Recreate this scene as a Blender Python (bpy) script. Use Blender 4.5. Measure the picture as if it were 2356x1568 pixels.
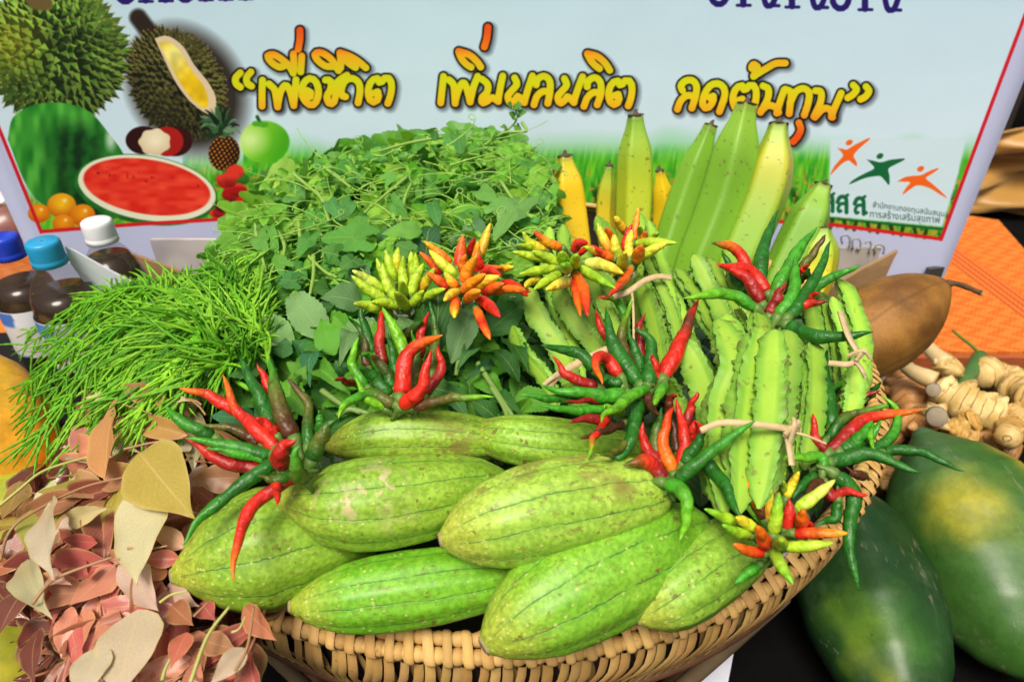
import bpy, math, random
import numpy as np
from mathutils import Matrix, Vector

for o in list(bpy.data.objects):
    bpy.data.objects.remove(o)
SC = bpy.context.scene
COL = SC.collection
random.seed(7)
RNG = np.random.default_rng(7)

# ------------------------------------------------------------------ camera
FPX, PITCH, CZ = 1570.0, math.radians(33), 0.40        # focal length in pixels of a 2356 px wide picture
cd = bpy.data.cameras.new('camera')
cam = bpy.data.objects.new('camera', cd)
COL.objects.link(cam)
cam.location = (0, 0, CZ)
cam.rotation_euler = (math.pi / 2 - PITCH, 0, 0)
cd.sensor_width = 36
cd.lens = 36 * FPX / 2356
cd.clip_start, cd.clip_end = 0.02, 200
cd.dof.use_dof = True
cd.dof.focus_distance = 0.53
cd.dof.aperture_fstop = 8.0
SC.camera = cam

# ------------------------------------------------------------------ light: bright overcast daylight under open sky
W = bpy.data.worlds.new('World')
SC.world = W
W.use_nodes = True
nt = W.node_tree
bg = nt.nodes['Background']
sky = nt.nodes.new('ShaderNodeTexSky')
sky.sky_type = 'NISHITA'
sky.sun_disc = False
SUN_EL, SUN_AZ = math.radians(62), math.radians(200)     # azimuth clockwise from +Y: behind the camera, a little left
sky.sun_elevation, sky.sun_rotation = SUN_EL, SUN_AZ
sky.air_density, sky.dust_density, sky.ozone_density = 0.7, 8.0, 0.2
nt.links.new(sky.outputs[0], bg.inputs[0])
bg.inputs[1].default_value = 0.075
sd = bpy.data.lights.new('sun', 'SUN')
sun = bpy.data.objects.new('sun', sd)
COL.objects.link(sun)
sd.energy = 2.3
sd.angle = math.radians(22)
sd.color = (1.0, 0.93, 0.82)
sdir = Vector((math.sin(SUN_AZ) * math.cos(SUN_EL), math.cos(SUN_AZ) * math.cos(SUN_EL), math.sin(SUN_EL)))
sun.rotation_euler = sdir.to_track_quat('Z', 'Y').to_euler()
sun.location = sdir * 5
SC.view_settings.view_transform = 'Standard'
SC.view_settings.look = 'None'
SC.view_settings.exposure = 0.52
SC.view_settings.gamma = 1
SC.cycles.max_bounces = 8
SC.cycles.transparent_max_bounces = 16

# ------------------------------------------------------------------ where things stand
AX = np.array([1.0, 0, 0])
AUP = np.array([0, math.sin(PITCH), math.cos(PITCH)])
AFW = np.array([0, math.cos(PITCH), -math.sin(PITCH)])
CAM = np.array([0, 0, CZ])

def ray(px, py):
    return AX * ((px - 1178) / FPX) + AUP * ((784 - py) / FPX) + AFW

def on_z(px, py, z):
    v = ray(px, py)
    return CAM + v * ((z - CZ) / v[2])

def on_y(px, py, y):
    v = ray(px, py)
    return CAM + v * (y / v[1])

def heap_z(x, y):
    """height of the heap of produce over the basket"""
    return 0.015 + 0.2 * (y - 0.26) - 0.6 * max(0.0, -0.27 - x)

def on_heap(px, py, lift=0.0):
    v = ray(px, py)
    lo, hi = 0.15, 2.6
    for _ in range(40):
        m = (lo + hi) / 2
        p = CAM + v * m
        if p[2] > heap_z(p[0], p[1]) + lift:
            lo = m
        else:
            hi = m
    return CAM + v * lo

def axd(p):
    return float((np.asarray(p) - CAM) @ AFW)

def px2m(npx, p):
    return npx * axd(p) / FPX

# zoom windows used while measuring the photograph: (x0, y0, scale)
ZW = {'d': (0, 0, 1), 'a': (471.2, 0, .32), 'b': (1130.9, 0, .32), 'c': (1696.3, 0, .4207),
      'p': (1130.9, 329.8, .4), 'q': (377, 659.7, .3907), 'r': (1130.9, 753.9, .3907),
      'g': (471.2, 235.6, .3906), 'h': (1602, 989.5, .369), 'l': (0, 848.2, .459),
      'm': (0, 424.1, .4207), 'n': (1696.3, 612.6, .3607)}

def wpx(w, x, y):
    a = ZW[w]
    return a[0] + x * a[2], a[1] + y * a[2]

# ------------------------------------------------------------------ object helpers
def thing(name, label, cat, loc=(0, 0, 0), group=None):
    o = bpy.data.objects.new(name, None)
    COL.objects.link(o)
    o.location = tuple(float(v) for v in loc)
    o.empty_display_size = 0.02
    o['label'] = label
    o['category'] = cat
    if group:
        o['group'] = group
    return o

def tag(o, label, cat, group=None):
    o['label'] = label
    o['category'] = cat
    if group:
        o['group'] = group
    return o

def wloc(o):
    v = Vector((0, 0, 0))
    while o:
        v = v + o.location
        o = o.parent
    return v

def put(name, me, parent=None, mat=None, color=None, matrix=None, label=None, kind=None):
    if mat and not me.materials:
        me.materials.append(mat)
    o = bpy.data.objects.new(name, me)
    COL.objects.link(o)
    if parent:
        o.parent = parent
        top = parent
        if top.parent:
            top = top.parent
        o.matrix_parent_inverse = Matrix.Translation(-Vector(top.location))
        if parent.parent:
            o.matrix_parent_inverse = Matrix.Identity(4) if parent.matrix_basis == Matrix.Identity(4) else parent.matrix_basis.inverted()
    if matrix is not None:
        o.matrix_basis = matrix
    if color is not None:
        o.color = (*color, 1.0)
    if label:
        o['label'] = label
    if kind:
        o['kind'] = kind
    return o

def mesh(name, verts, faces, uv=None, col=None, smooth=True):
    """uv: per face corner (list in face order); col: per vertex"""
    me = bpy.data.meshes.new(name)
    me.from_pydata([tuple(map(float, v)) for v in verts], [], [tuple(int(i) for i in f) for f in faces])
    if uv is not None:
        l = me.uv_layers.new(name='UVMap')
        l.data.foreach_set('uv', np.asarray(uv, dtype=np.float32).ravel())
    if col is not None:
        c = me.color_attributes.new('Col', 'FLOAT_COLOR', 'POINT')
        cc = np.ones((len(verts), 4), dtype=np.float32)
        cc[:, :3] = col
        c.data.foreach_set('color', cc.ravel())
    if smooth:
        me.polygons.foreach_set('use_smooth', [True] * len(me.polygons))
    me.update()
    return me

class MB:
    """several shapes joined into one mesh"""
    def __init__(s):
        s.v, s.f, s.u, s.c, s.n = [], [], [], [], 0
    def add(s, v, f, u=None, c=None):
        v = np.asarray(v, float)
        s.v.append(v)
        for q in f:
            s.f.append(tuple(int(i) + s.n for i in q))
        s.u.append(np.zeros((sum(len(q) for q in f), 2)) if u is None else np.asarray(u, float))
        s.c.append(np.ones((len(v), 3)) if c is None else np.broadcast_to(np.asarray(c, float), (len(v), 3)))
        s.n += len(v)
        return s
    def build(s, name, smooth=True):
        return mesh(name, np.concatenate(s.v), s.f, np.concatenate(s.u), np.concatenate(s.c), smooth)

def smooth_path(P, m, closed=False):
    """Catmull-Rom through P, m samples evenly spaced"""
    P = np.asarray(P, float)
    if len(P) == 2:
        t = np.linspace(0, 1, m)[:, None]
        return P[0] * (1 - t) + P[1] * t
    Q = np.vstack([2 * P[0] - P[1], P, 2 * P[-1] - P[-2]])
    out = []
    for i in range(1, len(Q) - 2):
        t = np.linspace(0, 1, 14, endpoint=(i == len(Q) - 3))[:, None]
        a, b, c, d = Q[i - 1], Q[i], Q[i + 1], Q[i + 2]
        out.append(.5 * (2 * b + (c - a) * t + (2 * a - 5 * b + 4 * c - d) * t ** 2 + (3 * b - a - 3 * c + d) * t ** 3))
    C = np.vstack(out)
    s = np.r_[0, np.cumsum(np.linalg.norm(np.diff(C, axis=0), axis=1))]
    tt = np.linspace(0, s[-1], m)
    return np.stack([np.interp(tt, s, C[:, k]) for k in range(C.shape[1])], 1)

def frames(P, up=None):
    T = np.gradient(P, axis=0)
    T /= np.linalg.norm(T, axis=1)[:, None] + 1e-12
    n = np.array(up if up is not None else (0.13, 0.21, 1.0), float)
    n = n - T[0] * (n @ T[0])
    if np.linalg.norm(n) < 1e-6:
        n = np.array([1.0, 0, 0]) - T[0] * T[0][0]
    n /= np.linalg.norm(n)
    N = []
    for t in T:
        n = n - t * (n @ t)
        n /= np.linalg.norm(n) + 1e-12
        N.append(n.copy())
    N = np.array(N)
    return T, N, np.cross(T, N)

def sweep(P, R, n=10, mult=None, up=None, ang=None, caps=True):
    """tube along P with radius R; mult (m, n) shapes the section; returns verts, faces, uv corners, t per vertex"""
    P = np.asarray(P, float)
    m = len(P)
    T, N, B = frames(P, up)
    th = np.linspace(0, 2 * math.pi, n, endpoint=False) if ang is None else np.asarray(ang)
    n = len(th)
    R = np.broadcast_to(np.asarray(R, float), (m,))
    A = R[:, None] * (np.ones((m, n)) if mult is None else mult)
    V = P[:, None, :] + A[..., None] * (np.cos(th)[None, :, None] * N[:, None, :] + np.sin(th)[None, :, None] * B[:, None, :])
    V = V.reshape(-1, 3)
    F, U = [], []
    tt = np.linspace(0, 1, m)
    for i in range(m - 1):
        for j in range(n):
            k = (j + 1) % n
            F.append((i * n + j, i * n + k, (i + 1) * n + k, (i + 1) * n + j))
            U += [(tt[i], j / n), (tt[i], (j + 1) / n), (tt[i + 1], (j + 1) / n), (tt[i + 1], j / n)]
    tv = np.repeat(tt, n)
    if caps:
        V = np.vstack([V, P[0], P[-1]])
        a, b = m * n, m * n + 1
        for j in range(n):
            k = (j + 1) % n
            F.append((a, k, j))
            U += [(0, .5), (0, (j + 1) / n), (0, j / n)]
            F.append((b, (m - 1) * n + j, (m - 1) * n + k))
            U += [(1, .5), (1, j / n), (1, (j + 1) / n)]
        tv = np.r_[tv, 0, 1]
    return V, F, np.array(U), tv

def box(c, s, rz=0.0):
    c, s = np.asarray(c, float), np.asarray(s, float) / 2
    v = np.array([(x, y, z) for x in (-1, 1) for y in (-1, 1) for z in (-1, 1)]) * s
    R = np.array([[math.cos(rz), -math.sin(rz), 0], [math.sin(rz), math.cos(rz), 0], [0, 0, 1]])
    f = [(0, 1, 3, 2), (4, 6, 7, 5), (0, 4, 5, 1), (2, 3, 7, 6), (0, 2, 6, 4), (1, 5, 7, 3)]
    return v @ R.T + c, f

def slab(poly, th):
    """polygon (n,3) extruded by vector th"""
    P = np.asarray(poly, float)
    n = len(P)
    V = np.vstack([P, P + np.asarray(th, float)])
    F = [tuple(range(n)), tuple(range(2 * n - 1, n - 1, -1))]
    F += [(i, i + n, (i + 1) % n + n, (i + 1) % n) for i in range(n)]
    return V, F

def lathe(prof, n=28, c=(0, 0, 0)):
    V, F, U = [], [], []
    m = len(prof)
    for r, z in prof:
        for j in range(n):
            a = 2 * math.pi * j / n
            V.append((c[0] + r * math.cos(a), c[1] + r * math.sin(a), c[2] + z))
    for i in range(m - 1):
        for j in range(n):
            k = (j + 1) % n
            F.append((i * n + j, i * n + k, (i + 1) * n + k, (i + 1) * n + j))
            U += [(j / n, i / (m - 1)), ((j + 1) / n, i / (m - 1)), ((j + 1) / n, (i + 1) / (m - 1)), (j / n, (i + 1) / (m - 1))]
    return np.array(V), F, np.array(U)

# ------------------------------------------------------------------ materials
class NT:
    def __init__(s, name):
        s.mat = bpy.data.materials.new(name)
        s.mat.use_nodes = True
        s.t = s.mat.node_tree
        s.b = s.t.nodes['Principled BSDF']
        s.out = s.t.nodes['Material Output']
    def lk(s, v, sock):
        if hasattr(v, 'is_output'):
            s.t.links.new(v, sock)
        elif v is not None:
            if isinstance(v, (tuple, list)) and len(v) == 3 and sock.type == 'RGBA':
                v = (*v, 1)
            sock.default_value = v
    def n(s, ty, **p):
        nd = s.t.nodes.new(ty)
        for k, v in p.items():
            setattr(nd, k, v)
        return nd
    def math(s, op, a, b=None, c=None, clamp=False):
        nd = s.n('ShaderNodeMath', operation=op, use_clamp=clamp)
        for i, v in enumerate((a, b, c)):
            if v is not None:
                s.lk(v, nd.inputs[i])
        return nd.outputs[0]
    def mix(s, f, a, b, bt='MIX'):
        nd = s.n('ShaderNodeMix', data_type='RGBA', blend_type=bt, clamp_factor=True)
        s.lk(f, nd.inputs[0]); s.lk(a, nd.inputs[6]); s.lk(b, nd.inputs[7])
        return nd.outputs[2]
    def noise(s, scale, vec=None, detail=3, w=None, rough=.55):
        nd = s.n('ShaderNodeTexNoise')
        if w is not None:
            nd.noise_dimensions = '4D'
            s.lk(w, nd.inputs['W'])
        s.lk(vec, nd.inputs['Vector'])
        nd.inputs['Scale'].default_value = scale
        nd.inputs['Detail'].default_value = detail
        nd.inputs['Roughness'].default_value = rough
        return nd.outputs['Fac']
    def vor(s, scale, vec=None, w=None, out='Distance', rnd=1.0):
        nd = s.n('ShaderNodeTexVoronoi')
        if w is not None:
            nd.voronoi_dimensions = '4D'
            s.lk(w, nd.inputs['W'])
        s.lk(vec, nd.inputs['Vector'])
        nd.inputs['Scale'].default_value = scale
        nd.inputs['Randomness'].default_value = rnd
        return nd.outputs[out]
    def step(s, x, lo, hi):
        nd = s.n('ShaderNodeMapRange', interpolation_type='SMOOTHSTEP')
        s.lk(x, nd.inputs[0])
        nd.inputs[1].default_value, nd.inputs[2].default_value = lo, hi
        return nd.outputs[0]
    def remap(s, x, lo, hi, a, b):
        nd = s.n('ShaderNodeMapRange')
        s.lk(x, nd.inputs[0])
        for i, v in enumerate((lo, hi, a, b)):
            nd.inputs[i + 1].default_value = v
        return nd.outputs[0]
    def coord(s, which='Object'):
        return s.n('ShaderNodeTexCoord').outputs[which]
    def uv(s):
        nd = s.n('ShaderNodeSeparateXYZ')
        s.lk(s.coord('UV'), nd.inputs[0])
        return nd.outputs[0], nd.outputs[1]
    def xyz(s, v):
        nd = s.n('ShaderNodeSeparateXYZ')
        s.lk(v, nd.inputs[0])
        return nd.outputs
    def comb(s, x, y, z):
        nd = s.n('ShaderNodeCombineXYZ')
        for i, v in enumerate((x, y, z)):
            s.lk(v, nd.inputs[i])
        return nd.outputs[0]
    def col(s):
        return s.n('ShaderNodeAttribute', attribute_name='Col').outputs['Color']
    def oi(s, k='Color'):
        return s.n('ShaderNodeObjectInfo').outputs[k]
    def bump(s, h, strength=.3, dist=.001, nrm=None):
        nd = s.n('ShaderNodeBump')
        nd.inputs['Strength'].default_value = strength
        nd.inputs['Distance'].default_value = dist
        s.lk(h, nd.inputs['Height'])
        s.lk(nrm, nd.inputs['Normal'])
        return nd.outputs[0]
    def set(s, **k):
        names = {'color': 'Base Color', 'rough': 'Roughness', 'normal': 'Normal', 'metal': 'Metallic', 'spec': 'Specular IOR Level',
                 'coat': 'Coat Weight', 'coatr': 'Coat Roughness', 'trans': 'Transmission Weight', 'ior': 'IOR', 'alpha': 'Alpha',
                 'sss': 'Subsurface Weight', 'sheen': 'Sheen Weight'}
        for a, v in k.items():
            s.lk(v, s.b.inputs[names[a]])
        return s
    def translucent(s, color, f):
        t = s.n('ShaderNodeBsdfTranslucent')
        s.lk(color, t.inputs[0])
        m = s.n('ShaderNodeMixShader')
        m.inputs[0].default_value = f
        s.t.links.new(s.b.outputs[0], m.inputs[1])
        s.t.links.new(t.outputs[0], m.inputs[2])
        s.t.links.new(m.outputs[0], s.out.inputs[0])
        return s

def plain(name, color, rough=.6, nscale=60, var=.12, bump=.15, **k):
    m = NT(name)
    nz = m.noise(nscale, m.coord(), 4)
    c = m.mix(nz, tuple(v * (1 - var) for v in color), tuple(min(1, v * (1 + var)) for v in color))
    m.set(color=c, rough=rough, normal=m.bump(nz, bump, .001), **k)
    return m.mat

def leaf_mat(name, vein=(.5, .7, .3), veinf=.35, edge=None, edgef=.0, trans=.28, rough=.42, nveins=8, speck=0.0, bumpf=.4, spec=.4):
    m = NT(name)
    base = m.oi('Color')
    rnd = m.oi('Random')
    u, v = m.uv()
    au = m.math('ABSOLUTE', m.math('SUBTRACT', u, .5))
    w = m.math('MULTIPLY', rnd, 37.0)
    nz = m.noise(55, m.coord(), 3, w)
    c = m.mix(nz, m.mix(.72, base, (0, 0, 0), 'MIX') if False else m.mix(1.0, base, (.72, .72, .72), 'MULTIPLY'), m.mix(1.0, base, (1.25, 1.22, 1.15), 'MULTIPLY'))
    mid = m.math('SUBTRACT', 1.0, m.step(au, .006, .026))
    sv = m.math('FRACT', m.math('MULTIPLY', m.math('SUBTRACT', v, m.math('MULTIPLY', au, .75)), float(nveins)))
    sv = m.math('ABSOLUTE', m.math('SUBTRACT', sv, .5))
    side = m.math('SUBTRACT', 1.0, m.step(sv, .015, .075))
    side = m.math('MULTIPLY', side, m.step(au, .5, .2))
    ve = m.math('MAXIMUM', mid, m.math('MULTIPLY', side, .55))
    c = m.mix(m.math('MULTIPLY', ve, veinf), c, vein)
    if edge:
        e = m.step(au, .40, .50)
        c = m.mix(m.math('MULTIPLY', e, edgef), c, edge)
    if speck:
        sp = m.math('LESS_THAN', m.noise(240, m.coord(), 2, w), .30)
        c = m.mix(m.math('MULTIPLY', sp, speck), c, (.08, .03, .02))
    h = m.math('ADD', m.math('MULTIPLY', ve, -.8), m.noise(160, m.coord(), 3, w))
    m.set(color=c, rough=rough, normal=m.bump(h, bumpf, .0012), spec=spec)
    m.translucent(c, trans)
    return m.mat
# ------------------------------------------------------------------ the ground the stall stands on
def ground_sheet():
    m = NT('shade_black_ground')
    nz = m.noise(14, m.coord(), 5)
    m.set(color=m.mix(nz, (.0025, .0025, .003), (.007, .0065, .006)), rough=1.0, spec=.05, normal=m.bump(m.noise(500, m.coord(), 2), .3, .001))  # near-black colour stands in for the deep shade below the basket
    v = [(-40, -20, -.36), (40, -20, -.36), (40, 60, -.36), (-40, 60, -.36)]
    o = put('ground', mesh('ground', v, [(0, 1, 2, 3)], smooth=False), None, m.mat)
    o['kind'] = 'structure'
ground_sheet()

# ------------------------------------------------------------------ the printed banner
YB, CB = 1.065, 0.18                                     # hangs bowed: centre farther than its ends
def ban_y(x):
    return YB - CB * x * x
def on_banner(px, py):
    v = ray(px, py)
    lo, hi = .3, 3.0
    for _ in range(40):
        m = (lo + hi) / 2
        p = v * m
        if p[1] < ban_y(p[0]):
            lo = m
        else:
            hi = m
    return CAM + v * lo

class Print:
    """the flat printed picture, as an array over the cloth (x across, z up)"""
    X0, X1, Z0, Z1, NX, NZ = -.86, .90, -.34, .42, 2200, 950
    def __init__(s):
        x = np.linspace(s.X0, s.X1, s.NX)
        z = np.linspace(s.Z0, s.Z1, s.NZ)
        X, Z = np.meshgrid(x, z)
        Y = ban_y(X)
        d = Y * AFW[1] + (Z - CZ) * AFW[2]
        s.PX = 1178 + FPX * X / d
        s.PY = 784 - FPX * (Y * AUP[1] + (Z - CZ) * AUP[2]) / d
        s.im = np.zeros((s.NZ, s.NX, 3))
        s.im[:] = (.74, .77, .89)
    def win(s, x0, y0, x1, y1):
        c = np.array([on_banner(x, y) for x in (x0, (x0 + x1) / 2, x1) for y in (y0, y1)])
        i0 = int((c[:, 0].min() - s.X0) / (s.X1 - s.X0) * s.NX) - 2
        i1 = int((c[:, 0].max() - s.X0) / (s.X1 - s.X0) * s.NX) + 3
        j0 = int((c[:, 2].min() - s.Z0) / (s.Z1 - s.Z0) * s.NZ) - 2
        j1 = int((c[:, 2].max() - s.Z0) / (s.Z1 - s.Z0) * s.NZ) + 3
        cl = lambda v, m: max(0, min(m, v))
        return slice(cl(j0, s.NZ), cl(j1, s.NZ)), slice(cl(i0, s.NX), cl(i1, s.NX))
    def blend(s, w, a, c):
        a = np.clip(a, 0, 1)[..., None]
        s.im[w] = s.im[w] * (1 - a) + np.asarray(c) * a
    def sd_stroke(s, w, P):
        px, py = s.PX[w], s.PY[w]
        best = np.full(px.shape, 1e9)
        for a, b in zip(P[:-1], P[1:]):
            d = b - a
            t = np.clip(((px - a[0]) * d[0] + (py - a[1]) * d[1]) / (d @ d + 1e-9), 0, 1)
            best = np.minimum(best, (px - a[0] - t * d[0]) ** 2 + (py - a[1] - t * d[1]) ** 2)
        return np.sqrt(best)
    def stroke(s, P, r, c, soft=1.5):
        P = np.asarray(P, float)
        w = s.win(P[:, 0].min() - r - 6, P[:, 1].min() - r - 6, P[:, 0].max() + r + 6, P[:, 1].max() + r + 6)
        s.blend(w, (r - s.sd_stroke(w, P)) / soft + .5, c)
    def poly(s, P, c, soft=1.2, tex=None):
        P = np.asarray(P, float)
        w = s.win(P[:, 0].min() - 4, P[:, 1].min() - 4, P[:, 0].max() + 4, P[:, 1].max() + 4)
        px, py = s.PX[w], s.PY[w]
        ins = np.zeros(px.shape, bool)
        Q = np.roll(P, -1, 0)
        for a, b in zip(P, Q):
            if a[1] != b[1]:
                ins ^= ((a[1] > py) != (b[1] > py)) & (px < (b[0] - a[0]) * (py - a[1]) / (b[1] - a[1]) + a[0])
        d = s.sd_stroke(w, np.vstack([P, P[:1]]))
        s.blend(w, np.where(ins, d, -d) / soft + .5, c if tex is None else tex(px, py))
        return w
    def ell(s, cx, cy, rx, ry, rot=0.0, pad=1.15):
        R = max(rx, ry) * pad
        w = s.win(cx - R, cy - R, cx + R, cy + R)
        ca, sa = math.cos(math.radians(rot)), math.sin(math.radians(rot))
        dx, dy = s.PX[w] - cx, s.PY[w] - cy
        u, v = (dx * ca + dy * sa) / rx, (-dx * sa + dy * ca) / ry
        return w, u, v, np.sqrt(u * u + v * v)

_nz = RNG.random((256, 256))
def nz2(x, y, f):
    x, y = np.asarray(x) * f + 300, np.asarray(y) * f + 300
    i, j = np.floor(x).astype(int), np.floor(y).astype(int)
    a, b = x - i, y - j
    a, b = a * a * (3 - 2 * a), b * b * (3 - 2 * b)
    g = lambda p, q: _nz[p % 256, q % 256]
    return (g(i, j) * (1 - a) + g(i + 1, j) * a) * (1 - b) + (g(i, j + 1) * (1 - a) + g(i + 1, j + 1) * a) * b

def lerp(a, b, t):
    return np.asarray(a) * (1 - t[..., None]) + np.asarray(b) * t[..., None]

def banner():
    pr = Print()
    PX, PY = pr.PX, pr.PY
    full = (slice(0, pr.NZ), slice(0, pr.NX))
    # pale blue sheet inside the red border
    L = [(-190, -160), (0, 300), (95, 533)]
    bx_l = np.interp(PY, [-160, 300, 533, 1100], [-190, 0, 95, 330])
    bx_r = np.interp(PY, [-60, 40, 550, 1100], [2393, 2356, 2165, 1960])
    by = np.interp(PX, [0, 95, 300, 520, 900, 1450, 1900, 2165, 2400], [540, 532, 516, 503, 493, 493, 514, 549, 575])
    inside = np.clip(np.minimum(np.minimum(PX - bx_l, bx_r - PX), by - PY) / 2 + .5, 0, 1)
    t = np.clip((PX - 600) / 1600, 0, 1)
    shade = lerp((.77, .885, .945), (.815, .91, .96), np.clip(PY / 350, 0, 1))
    im = pr.im
    im[:] = im * (1 - inside[..., None]) + shade * inside[..., None]
    # grass growing from the lower edge
    top = 300 - 10 * np.sin(PX / 190.0) + 25 * (nz2(PX, PX * 0, 1 / 70) - .5) + np.where(PX < 560, 40, 0)
    g = np.clip((PY - top) / 62, 0, 1) * inside
    g = np.where(PX < 420, np.clip((PY - 420) / 50, 0, 1) * inside, g)
    st = nz2(PX + .15 * PY, PY * .14, 1 / 5.0)
    st2 = nz2(PX - .2 * PY, PY * .2, 1 / 9.0)
    gc = lerp((.14, .60, .14), (.52, .86, .18), st)
    gc = lerp(gc, (.10, .34, .08), np.clip((st2 - .6) * 3, 0, 1) * np.clip((PY - 380) / 60, 0, 1))
    sp = nz2(PX, PY, 1 / 7.0)
    gc = lerp(gc, (.82, .58, .22), np.clip((sp - .62) * 4, 0, .8) * np.clip((PY - 370) / 50, 0, 1))
    gc = lerp((.55, .85, .62), gc, np.clip((PY - 325) / 45, 0, 1))
    im[:] = im * (1 - g[..., None]) + gc * g[..., None]

    def spiky(cx, cy, rx, ry, rot, sp, cols, light, seed, edge_noise=.06):
        w, u, v, rr = pr.ell(cx, cy, rx, ry, rot)
        rg = np.random.default_rng(seed)
        pts = []
        k = 0
        n = int(2.0 / sp)
        for a in range(-n, n + 1):
            for b in range(-n, n + 1):
                p = np.array([(a + .5 * (b % 2)) * sp, b * sp * .87]) + rg.normal(0, sp * .16, 2)
                r0 = np.hypot(*p)
                if r0 < 1.55:
                    pts.append(p / max(r0, 1e-6) * math.sin(min(r0, 1.5708)) if r0 > 1e-6 else p)
        pts = np.array(pts)
        pr.blend(w, (1 - rr) * 30, np.array(cols[0]) * .8)
        ca, sa = math.cos(math.radians(rot)), math.sin(math.radians(rot))
        for p in sorted(pts.tolist(), key=lambda q: -math.hypot(*q)):
            p = np.array(p)
            r0 = math.hypot(*p)
            if r0 > .985:
                continue
            out = p / (r0 + 1e-6)
            k = math.sqrt(max(.10, 1 - r0 * r0))
            tang = np.array([-out[1], out[0]])
            ln = sp * (.30 + .95 * r0) * rg.uniform(.85, 1.2)
            tip = p + out * ln + rg.normal(0, sp * .07, 2)
            hw = sp * .62
            bl, br, bb, bt = p - tang * hw, p + tang * hw, p - out * hw * k, p + out * hw * k * .5
            P2 = lambda q: (cx + q[0] * rx * ca - q[1] * ry * sa, cy + q[0] * rx * sa + q[1] * ry * ca)
            sh = 1 - .38 * np.clip(p[0] * .55 + p[1] * .5, -.3, 1)
            fade = rg.uniform(.8, 1.15) * sh
            for a, b in ((bl, bb), (bb, br), (br, bt), (bt, bl)):
                mid = (a + b) / 2 - p
                mid = mid / (np.hypot(*mid) + 1e-6)
                wl = mid @ np.array(light)
                lit = np.clip(.42 + .55 * wl, 0, 1)
                c = (np.array(cols[0]) * (1 - lit) + np.array(cols[1]) * lit) * fade
                pr.poly([P2(a), P2(b), P2(tip)], np.clip(c, 0, 1), 1.6)
            t2 = P2(tip)
            pr.stroke([t2, P2(tip * .93 + p * .07)], 1.7, np.clip(np.array(cols[2]) * fade, 0, 1), 2.0)

    # opened durian with its soft printed shadow
    w, u, v, rr = pr.ell(430, 205, 140, 112, 55, 1.5)
    pr.blend(w, np.clip((1.28 - rr) * 2.6, 0, 1) * .95, (.16, .13, .11))
    pr.stroke(smooth_path([(318, 40), (345, 75), (372, 105)], 8), 20, (.17, .13, .11), 9)
    spiky(405, 190, 124, 94, 58, .15, [(.08, .08, .04), (.42, .42, .20), (.46, .40, .22)], (-.5, -.8), 3)
    op = smooth_path([(356, 88), (385, 82), (420, 105), (448, 150), (480, 190), (497, 225), (494, 262), (478, 262), (440, 235), (405, 190), (375, 130), (356, 88)], 40)
    pr.poly(op, (.88, .80, .66))
    ip = smooth_path([(364, 98), (388, 96), (415, 118), (440, 160), (470, 200), (480, 235), (470, 248), (440, 225), (412, 185), (382, 130), (364, 98)], 40)
    pr.poly(ip, None, tex=lambda x, y: lerp((.96, .80, .10), (.97, .93, .50), np.clip(1.2 - np.hypot(x - 400, y - 125) / 55, 0, 1)) * (.86 + .2 * nz2(x, y, 1 / 16))[..., None])
    # whole durian
    spiky(125, 118, 158, 142, 20, .15, [(.09, .17, .04), (.55, .74, .28), (.70, .62, .34)], (.45, -.75), 5)
    w, u, v, rr = pr.ell(125, 118, 172, 152, 20)
    pr.blend(w, np.clip(1 - np.hypot(u + .62, v - .1) * 1.5, 0, 1) * .45 * (rr < 1), (.72, .66, .12))
    pr.stroke(smooth_path([(60, -30), (80, 5), (105, 8)], 6), 16, (.42, .36, .20), 6)
    # watermelon
    def rind(x, y):
        sn = nz2(x, y * .35, 1 / 14)
        c = lerp((.10, .47, .13), (.36, .74, .26), np.clip(sn * 1.3 - .1, 0, 1))
        cx_ = 178 + .10 * (y - 350)
        dk = np.exp(-((x - cx_) / 66.0) ** 2) * np.clip((y - 258) / 60, 0, 1)
        fine = np.clip(.5 + .5 * np.sin(x / 6.5 + 3 * nz2(x, y, .04)) + .5 * (nz2(x, y, .12) - .5), 0, 1)
        c = lerp(c, lerp((.03, .19, .07), (.09, .36, .11), fine), np.clip(dk * 1.2, 0, 1))
        return lerp(c, (.84, .92, .86), np.clip(1.1 - np.hypot((x - 255) / 16, (y - 320) / 34), 0, .8))
    pr.poly(smooth_path([(18, 320), (30, 270), (75, 242), (140, 236), (205, 256), (252, 308), (288, 362), (300, 430), (270, 500), (180, 505), (100, 470), (58, 420), (18, 320)], 90), None, tex=rind)
    # oranges below it
    for cx, cy, r, k in ((90, 490, 26, 0), (142, 472, 34, 1), (190, 494, 30, 0), (146, 514, 26, 0)):
        w, u, v, rr = pr.ell(cx, cy, r, r * .85)
        c = lerp((.98, .78, .10) if k else (.95, .62, .06), (.75, .36, .03), np.clip(rr * .7 + v * .4, 0, 1))
        c = lerp(c, (1, .95, .7), np.clip(1 - np.hypot(u - .2, v + .4) * 4, 0, 1))
        pr.blend(w, (1 - rr) * 25 * (by[w] > PY[w] + 4), c)
    # cut watermelon
    w, u, v, rr = pr.ell(336, 436, 168, 80, 9)
    pr.blend(w, (1 - rr) * 60, lerp((.16, .50, .16), (.08, .35, .12), nz2(PX[w], PY[w], .06)))
    w, u, v, rr = pr.ell(338, 432, 161, 74, 9)
    pr.blend(w, (1 - rr) * 60, (.90, .92, .80))
    w, u, v, rr = pr.ell(338, 429, 150, 64, 9)
    fl = nz2(PX[w], PY[w] * 2.5, 1 / 22)
    c = lerp((.84, .13, .08), (.95, .30, .20), fl)
    seed = np.clip((nz2(PX[w], PY[w], 1 / 6) - .83) * 9, 0, .7) * (np.abs(v + .35) < .2)
    pr.blend(w, (1 - rr) * 30, lerp(c, (.45, .06, .05), seed))
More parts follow.
